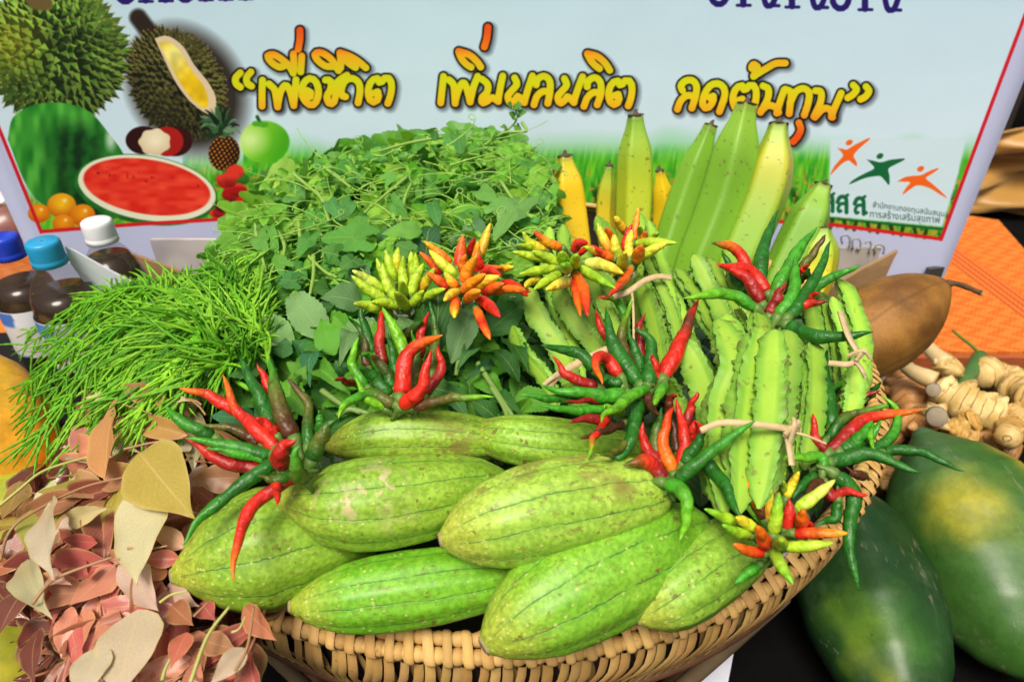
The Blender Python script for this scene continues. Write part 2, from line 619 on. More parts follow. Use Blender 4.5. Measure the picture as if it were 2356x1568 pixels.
    # mangosteen
    for cx, cy, rx, ry, cc in ((330, 322, 42, 33, (.17, .05, .05)), (402, 324, 42, 36, (.20, .05, .05)), (385, 325, 38, 35, (.66, .10, .08))):
        w, u, v, rr = pr.ell(cx, cy, rx, ry)
        pr.blend(w, (1 - rr) * 20, cc)
    w, u, v, rr = pr.ell(356, 326, 37, 31)
    pr.blend(w, (1 - rr - .05 * np.cos(np.arctan2(v, u) * 7)) * 20, lerp((.97, .94, .82), (.86, .78, .62), np.clip(rr * .8 + .3 * v, 0, 1)))
    # pineapple
    w, u, v, rr = pr.ell(516, 352, 37, 42, 10)
    ca, cb = (u + v * .9) * 3.3, (u - v * .9) * 3.3
    dd = np.hypot(ca - np.round(ca), cb - np.round(cb))
    c = lerp((.90, .55, .16), (.12, .06, .02), np.clip(dd * 3.4 - .25, 0, 1))
    pr.blend(w, (1 - rr) * 18, c * (1.15 - .5 * np.clip(u, 0, 1))[..., None])
    rg = np.random.default_rng(2)
    for k in range(34):
        a = rg.uniform(-1.25, 1.25)
        L_ = rg.uniform(28, 62) * (1 - .2 * abs(a))
        x0, y0 = 506 + 14 * a, 312 - rg.uniform(0, 40)
        tip = (x0 + L_ * math.sin(a) * 1.0, y0 - L_ * math.cos(a) * .75 + 14 * abs(a))
        gcol = np.array([(.10, .20, .10), (.22, .38, .22), (.42, .55, .42), (.06, .12, .07)][k % 4])
        P = smooth_path([(x0, y0), ((x0 + tip[0]) / 2 + 4 * a, (y0 + tip[1]) / 2 - 6), tip], 7)
        for i in range(6):
            pr.stroke(P[i:i + 2], 6.5 * (1 - i / 6.5), gcol, 2)
    # green coconut
    w, u, v, rr = pr.ell(608, 326, 60, 50)
    c = lerp((.62, .88, .22), (.28, .66, .10), np.clip(.55 + .6 * u + .2 * v, 0, 1))
    c = lerp(c, (.86, .96, .66), np.clip(1 - np.hypot(u + .55, v + .1) * 1.1, 0, .85))
    pr.blend(w, (1 - rr) * 18 * np.clip((u + 1.15) * 1.6, 0, 1), c)
    pr.stroke(smooth_path([(592, 268), (598, 280), (606, 288)], 6), 4, (.12, .32, .08), 3)
    pr.stroke([(586, 284), (612, 286)], 6, (.30, .66, .16), 4)
    # red berries and blossoms by the pineapple
    for k in range(46):
        x, y = rg.uniform(500, 690), rg.uniform(392, 500)
        cc = [(.72, .10, .08), (.60, .07, .07), (.80, .20, .14), (.36, .05, .08), (.16, .42, .10)][rg.integers(0, 5)]
        if y > np.interp(x, [500, 690], [500, 497]) - 10:
            continue
        w, u, v, rr = pr.ell(x, y, rg.uniform(12, 26), rg.uniform(10, 20))
        pr.blend(w, (1 - rr) * 5, np.asarray(cc) * (1.1 - .4 * np.clip(v, 0, 1))[..., None])
    for x, y in ((612, 492), (660, 398), (625, 502), (575, 478)):
        for k in range(5):
            w, u, v, rr = pr.ell(x + 8 * math.cos(k * 1.26), y + 7 * math.sin(k * 1.26), 8, 6)
            pr.blend(w, (1 - rr) * 5, (.95, .88, .80) if x != 660 else (.80, .12, .35))
        w, u, v, rr = pr.ell(x, y, 5, 5)
        pr.blend(w, (1 - rr) * 5, (.95, .75, .1))

    # logo panel with three leaping figures
    pan = [(1912, 322), (2172, 326), (2205, 380), (2152, 470), (2168, 521), (1905, 496)]
    pr.poly([(1910, 318), (2222, 318), (2205, 400), (2168, 521), (1905, 497)], (.80, .895, .935), 6)
    pr.stroke([(1905, 501), (2168, 526)], 3.2, (.06, .40, .18))
    C = lambda q: np.array([wpx('c', *p) for p in q])
    def fig(head, body, col):
        pr.poly(smooth_path(C(body + body[:1]), 90), col)
        hx, hy = wpx('c', *head)
        w, u, v, rr = pr.ell(hx, hy, 9, 6.5, -30)
        pr.blend(w, (1 - rr) * 7, col)
    OR, GR = (.94, .40, .10), (.06, .40, .22)
    fig((612, 778), [(546, 808), (575, 812), (600, 816), (640, 792), (720, 753), (718, 766), (665, 812), (636, 850), (650, 880), (655, 907), (630, 892), (607, 876), (570, 896), (535, 930), (508, 957), (528, 912), (556, 878), (578, 850), (566, 826)], OR)
    fig((780, 852), [(706, 870), (745, 878), (785, 886), (840, 872), (914, 865), (908, 876), (860, 900), (826, 922), (832, 960), (830, 1011), (806, 985), (782, 962), (740, 964), (690, 975), (612, 1006), (640, 978), (700, 945), (748, 920), (730, 892)], GR)
    fig((1002, 922), [(872, 992), (915, 968), (960, 960), (1005, 956), (1050, 934), (1098, 917), (1096, 927), (1060, 952), (1030, 972), (1062, 1000), (1108, 1040), (1148, 1082), (1100, 1056), (1050, 1026), (985, 1012), (945, 1034), (903, 1063), (922, 1026), (946, 996), (910, 992)], OR)
    for x0 in (468, 544, 638):
        k = (x0 - 500) * .09
        q = lambda pts: C([(x0 + a, b + k) for a, b in pts])
        pr.stroke(smooth_path(q([(4, 1100), (16, 1074), (40, 1070), (52, 1088), (53, 1156)]), 14), 4.6, GR)
        pr.stroke(smooth_path(q([(50, 1110), (24, 1108), (8, 1128), (10, 1150), (22, 1148)]), 10), 3.8, GR)
        pr.stroke(q([(42, 1074), (60, 1060)]), 3.4, GR)
    pr.stroke(C([(703, 1161), (704, 1162)]), 4.2, GR)
    # dark marks printed low in the grass strip
    for k in range(9):
        x = 1915 + 27 * k
        y = np.interp(x, [1905, 2165], [512, 541])
        pr.stroke([(x, y - 8), (x + 9 * (k % 2) - 4, y + 8)], 4.5, (.10, .26, .05), 3)
        pr.stroke([(x + 9, y - 6), (x + 12, y + 8)], 3.5, (.62, .60, .16), 3)

    # the slogan: rounded letters drawn as strokes, yellow green to amber to red orange, outlined in black
    A = lambda pts: np.array([wpx('a', *p) for p in pts])
    B = lambda pts: np.array([wpx('b', *p) for p in pts])
    S = []
    to = lambda dx, dy: [(x + dx, y + dy) for x, y in [(1218, 668), (1240, 655), (1250, 690), (1230, 730), (1192, 722), (1174, 655), (1196, 585), (1240, 562), (1262, 600), (1290, 562), (1330, 566), (1344, 620), (1334, 690), (1316, 742)]]
    for p in ([(255, 522), (222, 560), (226, 600), (256, 625)], [(332, 516), (302, 555), (306, 596), (336, 618)],
              [(415, 575), (412, 660), (412, 762)], [(462, 602), (500, 640), (512, 690), (524, 768)], [(524, 755), (545, 660), (578, 612), (612, 650), (640, 758)], [(640, 745), (650, 650), (656, 572)],
              [(738, 650), (764, 668), (752, 700), (716, 690), (698, 640), (722, 582), (768, 562), (806, 600), (818, 664), (802, 728), (766, 756), (724, 728), (700, 685)],
              [(868, 574), (905, 580), (905, 640), (878, 690), (896, 744), (930, 730), (942, 660), (940, 610), (972, 572), (1022, 540)],
              [(1012, 694), (986, 684), (982, 640), (1010, 580), (1060, 562), (1104, 590), (1116, 650), (1102, 738)],
              to(0, 0),
              [(590, 462), (540, 482), (484, 450), (452, 402), (498, 392), (562, 432), (612, 480), (636, 524)], [(637, 385), (640, 440), (640, 505)], [(697, 402), (694, 460), (690, 515)],
              [(684, 216), (684, 280), (672, 352)],
              [(930, 476), (870, 474), (812, 432), (792, 386), (840, 378), (908, 424), (962, 506)], [(972, 378), (978, 440), (976, 488)], [(972, 378), (1040, 402), (1104, 440), (1158, 486)], [(1000, 420), (1040, 456), (1084, 484)],
              [(1716, 548), (1706, 640), (1696, 738)], [(1756, 572), (1790, 615), (1800, 742)], [(1800, 728), (1826, 640), (1858, 592), (1886, 640), (1908, 732)], [(1910, 715), (1934, 620), (1962, 548)],
              [(1994, 568), (2034, 606), (2030, 660), (1994, 700), (1996, 738), (2030, 726), (2066, 700), (2110, 728)], [(2110, 715), (2124, 630), (2142, 545)],
              [(1826, 372), (1846, 420), (1880, 460), (1914, 482)], [(1826, 368), (1900, 392), (1956, 440), (1984, 480)],
              [(2036, 194), (2028, 270), (2010, 336)]):
        S.append(A(p))
    for p in ([(166, 558), (182, 604), (146, 650), (118, 690), (136, 738), (170, 716), (192, 692), (236, 736)], [(238, 722), (262, 640), (294, 544)],
              [(322, 608), (330, 570), (376, 546), (418, 580), (420, 660), (404, 742)], [(305, 752), (328, 690), (370, 656), (412, 660)],
              [(524, 564), (540, 610), (504, 656), (476, 696), (494, 740), (528, 718), (550, 694), (592, 736)], [(594, 722), (620, 640), (654, 550)],
              [(688, 622), (694, 584), (740, 556), (782, 590), (786, 670), (760, 752)], [(664, 764), (690, 700), (732, 664), (776, 668)],
              [(690, 388), (712, 430), (742, 466), (776, 492)], [(690, 384), (760, 404), (816, 452), (850, 504)],
              to(-333, 18),
              [(1372, 648), (1362, 612), (1398, 578), (1446, 578), (1474, 620), (1466, 690), (1440, 776)], [(1336, 784), (1360, 724), (1404, 686), (1452, 690)],
              [(1568, 700), (1594, 690), (1588, 736), (1548, 778), (1518, 752), (1526, 690), (1566, 620), (1620, 598), (1668, 626), (1676, 690), (1638, 802)],
              to(560, 52),
              [(1952, 616), (1990, 640), (1984, 710), (1934, 806)], [(1940, 790), (1990, 756), (2040, 770), (2064, 806)], [(2050, 812), (2074, 730), (2104, 644)],
              [(2112, 640), (2152, 662), (2148, 740), (2140, 816)], [(2146, 740), (2186, 660), (2240, 634), (2282, 664), (2276, 740), (2248, 826)],
              [(2330, 650), (2368, 660), (2366, 730), (2318, 836)],
              [(2210, 882), (2222, 930), (2200, 980), (2168, 1016)],
              [(1910, 476), (1884, 462), (1870, 488), (1900, 505), (1884, 548)], [(1884, 546), (1960, 500), (2040, 456), (2112, 452)]):
        S.append(B(p))
    for p in ([(424, 640), (470, 594), (508, 600), (520, 640)], [(514, 638), (536, 580), (568, 508)],
              [(634, 464), (652, 488), (632, 516), (604, 534)], [(704, 472), (720, 496), (702, 526), (674, 542)]):
        S.append(wpxs('c', p) if False else np.array([wpx('c', *q) for q in p]))
    S = [smooth_path(p, 22) for p in S]
    for p in S:                                            # soft printed drop shadow
        w = pr.win(p[:, 0].min() - 40, p[:, 1].min() - 40, p[:, 0].max() + 40, p[:, 1].max() + 40)
        d = pr.sd_stroke(w, p + np.array([5, 5]))
        pr.blend(w, np.clip((20 - d) / 12, 0, 1) * .55, (.12, .12, .16))
    for p in S:
        pr.stroke(p, 12.6, (.03, .03, .03), 1.6)
    for p in S:
        w = pr.win(p[:, 0].min() - 12, p[:, 1].min() - 12, p[:, 0].max() + 12, p[:, 1].max() + 12)
        py = PY[w] - 14 * np.clip((PX[w] - 1500) / 500, 0, 1)
        cs = np.array([(.93, .33, .08), (.96, .50, .08), (.95, .70, .10), (.88, .78, .10), (.84, .87, .08), (.93, .80, .10), (.94, .70, .12), (.93, .35, .08)])
        xs = [70, 112, 128, 155, 185, 225, 248, 300]
        c = np.stack([np.interp(py, xs, cs[:, k]) for k in range(3)], -1)
        pr.blend(w, (8.3 - pr.sd_stroke(w, p)) / 1.4 + .5, c)
    # line of violet lettering above it; only its feet show in the picture
    V = (.14, .08, .42)
    for x0, y0, ks in ((275, 0, 'oiiuiii'), (1640, 6, 'uianaoia')):
        for k, ch in enumerate(ks):
            x = x0 + k * (46 if x0 < 1000 else 56)
            y = y0 + (k * 2.0 if x0 > 1000 else -k * 1.2)
            if ch in 'ou':
                pr.stroke(smooth_path([(x, y - 50), (x - 4, y - 12), (x + 12, y + 4), (x + 30, y - 8), (x + 36, y - 50)], 14), 7, V)
            elif ch == 'a':
                pr.stroke(smooth_path([(x, y - 46), (x + 10, y), (x + 26, y - 2), (x + 40, y - 44)], 14), 6.5, V)
                pr.stroke([(x + 8, y + 2), (x + 40, y + 3)], 4, V)
            else:
                pr.stroke([(x + 14, y - 60), (x + 14, y + 2)], 7.5, V)
                pr.stroke([(x, y + 4), (x + 30, y + 4)], 3.6, V)
    # red border line
    for P in ([(-190, -160), (0, 300), (95, 533)], [(2393, -60), (2356, 40), (2262, 290), (2165, 550)]):
        P = smooth_path(P, 30)
        w = full
        pr.stroke(P, 4.2, (.80, .10, .16))
    xs = np.linspace(95, 2165, 60)
    pr.stroke(np.c_[xs, np.interp(xs, [0, 95, 300, 520, 900, 1450, 1900, 2165, 2400], [540, 532, 516, 503, 493, 493, 514, 549, 575])], 4.2, (.82, .11, .13))

    img = bpy.data.images.new('banner_print', pr.NX, pr.NZ, alpha=False)
    buf = np.ones((pr.NZ, pr.NX, 4), dtype=np.float32)
    buf[..., :3] = np.clip(im + RNG.normal(0, .006, im.shape), 0, 1)
    img.pixels.foreach_set(buf.ravel())
    img.update()
    m = NT('printed_vinyl')
    tx = m.n('ShaderNodeTexImage', image=img, extension='EXTEND')
    m.lk(m.coord('UV'), tx.inputs[0])
    m.set(color=tx.outputs[0], rough=.55, spec=.25, normal=m.bump(m.noise(6, m.coord(), 2), .25, .01))
    t = thing('banner', 'large pale blue printed banner with fruit pictures and yellow slogan behind the heap', 'banner', (0, YB, Print.Z0))
    nx, nz = 70, 26
    V, F, U = [], [], []
    # right and left edges of the cloth run with the printed border, a hand's width outside it
    for j in range(nz + 1):
        z = Print.Z0 + (Print.Z1 - Print.Z0) * j / nz
        xl = -.752 - .006 * math.sin(3 * z)
        xr = .697 + .004 * math.sin(4 * z)
        for i in range(nx + 1):
            x = xl + (xr - xl) * i / nx
            V.append((x, ban_y(x), z))
            U.append(((x - Print.X0) / (Print.X1 - Print.X0), (z - Print.Z0) / (Print.Z1 - Print.Z0)))
    uv = []
    for j in range(nz):
        for i in range(nx):
            a = j * (nx + 1) + i
            q = (a, a + 1, a + nx + 2, a + nx + 1)
            F.append(q)
            uv += [U[k] for k in q]
    me = mesh('sheet', V, F, uv)
    o = put('sheet', me, t, m.mat)
    md = o.modifiers.new('t', 'SOLIDIFY')
    md.thickness = .0015
    md.offset = 1
    # the two small lines of the emblem, lettered flat on the cloth
    for txt, q0, q1, h in (('สำนักงานกองทุนสนับสนุน', (738, 1118), (1128, 1168), 30), ('การสร้างเสริมสุขภาพ', (722, 1172), (1105, 1205), 30)):
        cu = bpy.data.curves.new('lettering', 'FONT')
        cu.body = txt
        cu.size = 1
        ob = bpy.data.objects.new('tmp', cu)
        COL.objects.link(ob)
        bpy.context.view_layer.update()
        tm = bpy.data.meshes.new_from_object(ob.evaluated_get(bpy.context.evaluated_depsgraph_get()))
        bpy.data.objects.remove(ob)
        if not len(tm.vertices):
            continue
        co = np.array([v.co[:] for v in tm.vertices])
        fs = [tuple(p.vertices) for p in tm.polygons]
        a, b = wpx('c', *q0), wpx('c', *q1)
        wd = co[:, 0].max() - co[:, 0].min()
        out = []
        for x, y, _ in co:
            s = (x - co[:, 0].min()) / wd
            px = a[0] + (b[0] - a[0]) * s
            py = a[1] + (b[1] - a[1]) * s + 5 - y * (b[0] - a[0]) / wd * 1.1
            p = on_banner(px, py)
            out.append((p[0], p[1] - .002, p[2]))
        put('lettering', mesh('lettering', out, fs, smooth=False), t, INK)
    # dark clip on the lower margin
    c = on_banner(2148, 612)
    v, f = box((c[0], c[1] - .006, c[2] - .03), (.028, .008, .062), .24)
    put('clip', mesh('clip', v, f, smooth=False), t, plain('clip_metal', (.05, .05, .045), .4))

INK = plain('green_ink', (.02, .12, .06), .6)
banner()
# ------------------------------------------------------------------ colours of skins (linear)
CC = {'R': (.60, .020, .008), 'DR': (.27, .012, .010), 'O': (.80, .17, .008), 'YO': (.82, .38, .012), 'Y': (.78, .60, .03), 'YG': (.40, .60, .025),
      'BG': (.18, .50, .015), 'G': (.050, .30, .012), 'DG': (.016, .130, .009), 'BR': (.085, .028, .010), 'OL': (.10, .12, .012), 'PG': (.62, .70, .12)}
CNAME = {'R': 'red', 'DR': 'dark red', 'O': 'orange', 'YO': 'yellow orange', 'Y': 'yellow', 'YG': 'yellow green', 'BG': 'bright green', 'G': 'green',
         'DG': 'dark green', 'BR': 'brown', 'OL': 'olive', 'PG': 'pale green'}

def chilli_mat():
    m = NT('chilli_skin')
    c = m.col()
    w = m.math('MULTIPLY', m.oi('Random'), 50.0)
    nz = m.noise(90, m.coord(), 3, w)
    cc = m.mix(nz, m.mix(1.0, c, (.62, .62, .62), 'MULTIPLY'), m.mix(1.0, c, (1.3, 1.3, 1.3), 'MULTIPLY'))
    wr = m.noise(260, m.coord(), 2, w)
    m.set(color=cc, rough=m.remap(nz, .3, .7, .34, .54), normal=m.bump(m.math('ADD', m.noise(85, m.coord(), 2, w), m.math('MULTIPLY', wr, .4)), .75, .004), coat=.05, coatr=.3, spec=.42)
    return m.mat
M_CHILLI = chilli_mat()
M_STEM = plain('green_stem', (.10, .20, .03), .5)
M_RAFFIA = plain('bamboo_tie', (.55, .42, .22), .6, 220, .3)
M_BAND = plain('rubber_band', (.55, .50, .42), .5)

def chilli(parent, cpts, wid, cols, rg, fat=False, label=None, stem=True):
    """cpts: 3-D control points from stalk end to tip; wid: greatest thickness; cols: colours along it"""
    m = 22 if not fat else 16
    P = smooth_path(cpts, m)
    t = np.linspace(0, 1, m)
    L = np.linalg.norm(np.diff(P, axis=0), axis=1).sum()
    if not fat:
        R = np.interp(t, [0, .03, .1, .3, .55, .8, .93, 1], [.42, .80, 1.0, .97, .82, .5, .26, .05])
        wob = rg.normal(0, .0008, (m, 3))
        for _ in range(4):
            wob[1:-1] = (wob[:-2] + wob[1:-1] + wob[2:]) / 2.6
        P = P + wob * (t > .08)[:, None]
    else:
        R = np.interp(t, [0, .05, .15, .35, .6, .8, .93, .98, 1], [.45, .78, .95, 1.0, .86, .60, .34, .18, .04])
    bm = rg.normal(0, .085, m)
    bm[1:-1] = (bm[:-2] + bm[1:-1] + bm[2:]) / 3
    R = R * (1 + bm) * wid / 2
    n = 10
    mult = 1 + .028 * rg.normal(0, 1, (m, n))
    V, F, U, tv = sweep(P, R, n, mult)
    cs = np.array([CC[c] for c in cols])
    col = np.stack([np.interp(tv, np.linspace(.15, .92, len(cs)) if len(cs) > 1 else [.5], cs[:, k]) for k in range(3)], 1)
    col = col * (1 + .16 * np.convolve(rg.normal(0, 1, len(tv)), np.ones(3) / 1.8, 'same'))[:, None].clip(.6, 1.4)
    o = put('chilli', mesh('chilli', V, F, U, col), parent, M_CHILLI, label=label)
    if stem:
        d = P[0] - P[1]
        d = d / (np.linalg.norm(d) + 1e-9)
        sl = .012 if not fat else .009
        q = P[0] + d * sl + np.array([0, 0, -.004])
        SP = smooth_path([P[0] + (P[1] - P[0]) * .6, P[0] + d * sl * .25, q], 6)
        V, F, U, tv = sweep(SP, np.interp(np.linspace(0, 1, 6), [0, .3, .5, 1], [wid * .42, wid * .40, wid * .2, wid * .13]), 7)
        put('stalk', mesh('stalk', V, F, U), o, M_STEM)
    return o

def bunch(name, label, cat, centre, lift, data, group, fat=False, tiplift=.022, seed=0, wscale=1.0):
    """data rows: (window, [(x, y) from stalk end to tip], thickness in window pixels, 'colours', extra tip lift)"""
    rg = np.random.default_rng(seed)
    c = on_heap(*wpx(*centre), lift - .012)
    t = thing(name, label, cat, c, group)
    for i, row in enumerate(data):
        w, pts, wd, cols = row[:4]
        ex = row[4] if len(row) > 4 else 0.0
        n = len(pts)
        cp = []
        for k, (x, y) in enumerate(pts):
            s = k / (n - 1)
            cp.append(on_heap(*wpx(w, x, y), lift + s * (tiplift + ex) + .0012 * i * (1 - .3 * s) + rg.normal(0, .0006)))
        cp = np.array(cp)
        width = px2m(wd * ZW[w][2], cp[0]) * wscale * (1.0 if fat else 1.13)
        cl = cols.split()
        chilli(t, cp, width, cl, rg, fat, label=f'{CNAME[cl[0]]} chilli' + (f' turning {CNAME[cl[-1]]}' if len(cl) > 1 else ''))
    # stalks gathered and bound under the fan of pods
    sb = MB()
    for k in range(9):
        a = rg.uniform(0, 6.28)
        p0 = c + np.array([.008 * math.cos(a), .008 * math.sin(a), .008])
        p1 = c + np.array([.004 * math.cos(a), .004 * math.sin(a) + .008, -.03])
        V, F, U, tv = sweep(smooth_path([p0, (p0 + p1) / 2, p1], 5), .0016, 6)
        sb.add(V, F, U)
    put('stalks', sb.build('stalks'), t, M_STEM)
    R = np.linspace(0, 2 * math.pi, 20)
    ring = np.stack([c[0] + .008 * np.cos(R), c[1] + .005 + .008 * np.sin(R), np.full(20, c[2] - .012)], 1)
    V, F, U, tv = sweep(ring, .002, 6, caps=False)
    put('rubber_band', mesh('rubber_band', V, F, U), t, M_BAND)
    return t

# ------------------------------------------------------------------ the woven basket
BC, BR = np.array([-.0155, .650, 0]), .388
def basket():
    t = thing('basket', 'wide round woven rattan basket holding the whole heap of vegetables', 'basket', (BC[0], BC[1], -.36))
    rg = np.random.default_rng(11)
    m = NT('rattan')
    rnd = m.oi('Random')
    w = m.math('MULTIPLY', rnd, 91.0)
    nz = m.noise(45, m.coord(), 4, w)
    c = m.mix(m.math('MULTIPLY', m.math('ADD', nz, rnd), .5), (.42, .225, .062), (.70, .47, .165))
    sp = m.step(m.noise(150, m.coord(), 3, w), .66, .74)
    c = m.mix(m.math('MULTIPLY', sp, .6), c, (.13, .06, .025))
    c = m.mix(1.0, c, m.oi('Color'), 'MULTIPLY')
    m.set(color=c, rough=.62, spec=.3, normal=m.bump(m.noise(420, m.coord(), 3, w), .5, .0008))
    MR = m.mat
    MD = plain('brown_rattan', (.10, .042, .015), .6, 70, .5, .4)
    MI = plain('dark_lining', (.022, .011, .006), .8, 60, .5)
    ang = lambda a: np.array([math.sin(a), -math.cos(a), 0])            # a = 0 faces the viewer
    def ring(R, z, r, name, mat, n=8, seg=180):
        a = np.linspace(0, 2 * math.pi, seg, endpoint=False)
        V, F = [], []
        for ai in a:
            d = ang(ai)
            for k in range(n):
                th = 2 * math.pi * k / n
                V.append(BC + d * (R + r * math.cos(th)) + np.array([0, 0, z + r * math.sin(th)]))
        for i in range(seg):
            for k in range(n):
                F.append((i * n + k, ((i + 1) % seg) * n + k, ((i + 1) % seg) * n + (k + 1) % n, i * n + (k + 1) % n))
        return put(name, mesh(name, V, F), t, mat)
    RIN, ZIN, rIN = BR - .0036, -.0032, .0046
    ROU, ZOU, rOU = BR + .0046, -.0098, .0054
    ring(RIN, ZIN, rIN * .86, 'hoop', MR)
    ring(ROU, ZOU, rOU * .86, 'hoop', MR)
    def bead(r, L, n=9):
        x = np.linspace(-L / 2, L / 2, 7)
        R = r * np.array([.86, .98, 1.03, 1.05, 1.03, .98, .86])
        V, F, U, tv = sweep(np.c_[x, 0 * x, 0 * x], R, n, up=(0, 0, 1), caps=False)
        return mesh('wrap', V, F, U)
    NB = 190
    step = 2 * math.pi / NB
    def place(a, R, z, tilt=0.0):
        d = ang(a)
        p = BC + d * R + np.array([0, 0, z])
        tg = np.array([math.cos(a), math.sin(a), 0])
        M = Matrix(((tg[0], -d[0], 0, p[0]), (tg[1], -d[1], 0, p[1]), (0, 0, 1, p[2]), (0, 0, 0, 1)))
        return M @ Matrix.Rotation(tilt, 4, 'Y')
    bo = [bead(rOU * k, ROU * step / 2 * 1.02) for k in (1.0, 1.05, .96)]
    bi = [bead(rIN * k, RIN * step / 2 * 1.1) for k in (1.0, 1.06)]
    far = MB()
    def bright(lo=.82, hi=1.15):
        v = rg.uniform(lo, hi)
        return (v, v * rg.uniform(.94, 1.02), v * rg.uniform(.86, 1.02))
    # binding strips pass over both hoops; wraps fill the space between
    def strip(slant, wd, th=.0011):
        path = [(RIN - rIN - .0016, ZIN - .004), (RIN - rIN * .75, ZIN + rIN * .75), (RIN + .001, ZIN + rIN + .0014), ((RIN + ROU) / 2 + .0012, (ZIN + ZOU) / 2 + .0062),
                (ROU + rOU * .35, ZOU + rOU * 1.10), (ROU + rOU + .0014, ZOU + .001), (ROU + rOU * .75, ZOU - rOU * .85), (ROU - .002, ZOU - rOU - .0018)]
        P = np.array(path)
        P = smooth_path(np.c_[np.linspace(-.5, .5, len(P)) * slant, P - np.array([BR, 0])], 15)
        T = np.gradient(P, axis=0)
        V, F = [], []
        for p, tt in zip(P, T):
            nrm = np.array([0, -tt[2], tt[1]])
            nrm /= np.linalg.norm(nrm) + 1e-9
            for sx, sn in ((-1, -.2), (-.6, .75), (0, 1.0), (.6, .75), (1, -.2)):
                V.append((p[0] + sx * wd / 2, -(p[1] + nrm[1] * sn * th), p[2] + nrm[2] * sn * th))
        for i in range(len(P) - 1):
            for k in range(4):
                F.append((i * 5 + k, i * 5 + k + 1, i * 5 + k + 6, i * 5 + k + 5))
        return mesh('binding_strip', V, F)
    bs = [strip(.0050 + .0015 * k, .0062 + .0005 * k) for k in range(3)]
    for i in range(NB):
        a = -math.pi + i * step
        front = abs(a) < 2.0
        if not front:
            continue
        j = rg.normal(0, .0011)
        put('binding_strip', bs[i % 3], t, MR, bright(), place(a + j, BR, 0, rg.normal(0, .05)))
        put('wrap', bo[(i + 1) % 3], t, MR, bright(), place(a + step * .5, ROU, ZOU))
        put('inner_wrap', bi[i % 2], t, MR, bright(.75, 1.0), place(a + step * .5, RIN, ZIN))
    # side of the basket: two crossing families of flat strips on a dark lining
    prof = [(-.018, BR + .003), (-.035, BR + .003), (-.055, BR + .000), (-.075, BR - .007), (-.088, BR - .013)]
    pz, pr_ = np.array([p[0] for p in prof]), np.array([p[1] for p in prof])
    def side(slant, wd, off, bulge):
        s = np.linspace(0, 1, 9)
        z = pz[0] + (pz[-1] - pz[0]) * s
        R = np.interp(-z, -pz, pr_) + off + bulge * np.sin(s * math.pi * 2)
        V, F = [], []
        sh = slant * (s - .5) + .0018 * np.sin(s * math.pi * 2)
        wv = wd * (1 + .12 * np.sin(s * 5))
        for k in range(len(s)):
            for sx, so in ((-1, -.0006), (-.5, .0004), (.5, .0004), (1, -.0006)):
                V.append((sh[k] + sx * wv[k] / 2, -(R[k] - BR + so), z[k]))
        for i in range(len(s) - 1):
            for k in range(3):
                F.append((i * 4 + k, i * 4 + k + 1, i * 4 + k + 5, i * 4 + k + 4))
        return mesh('side_strip', V, F)
    fa = [side(-.015 + .003 * k, .0056 + .0005 * k, .0034, .0014) for k in range(3)]
    fb = [side(.016 - .002 * k, .0052, .0008, -.0012) for k in range(2)]
    NS = 285
    for i in range(NS):
        a = -math.pi + 2 * math.pi * (i + .5) / NS
        if abs(a) > 1.85:
            continue
        put('side_strip', fa[i % 3], t, MR, bright(.78, 1.12), place(a + rg.normal(0, .0022), BR, 0))
        if i % 2 == 0:
            put('cross_strip', fb[(i // 2) % 2], t, MR, tuple(.75 * v for v in bright(.6, .9)), place(a + .008 + rg.normal(0, .002), BR, 0))
    lp = [(.0, -.200), (BR - .10, -.200), (BR - .10, -.120), (BR - .04, -.096), (BR - .016, -.088), (BR - .010, -.075), (BR - .003, -.055), (BR - .001, -.035), (BR - .002, -.012)]
    V, F, U = lathe(lp, 96, BC)
    put('lining', mesh('lining', V, F, U), t, MI)
    ring(BR - .011, -.091, .0040, 'lower_hoop', MD)
    ring(BR - .095, -.335, .010, 'foot_hoop', MD)
    for a in (-.92, .70, 1.9, -1.9, 2.9):
        d0, d1 = ang(a), ang(a - .30 * (1 if a > 0 else -1))
        P = smooth_path([BC + d0 * (BR - .012) + np.array([0, 0, -.088]), BC + (d0 + d1) / 2 * (BR - .04) + np.array([0, 0, -.20]), BC + d1 * (BR - .085) + np.array([0, 0, -.352])], 12)
        V, F, U, tv = sweep(P, .0075, 10)
        put('leg', mesh('leg', V, F, U), t, MB_LEG)
MB_LEG = plain('bamboo_leg', (.17, .12, .065), .5, 30, .5)
basket()
v, f = slab([on_z(1585, 1580, -.30), on_z(1640, 1505, -.30), on_z(1690, 1490, -.30), on_z(1672, 1585, -.30)], (0, 0, -.006))
tag(put('paper_sheet', mesh('paper_sheet', v, f, smooth=False), None, plain('white_paper', (.74, .76, .85), .6)), 'white folded paper lying in the dark under the basket', 'paper')

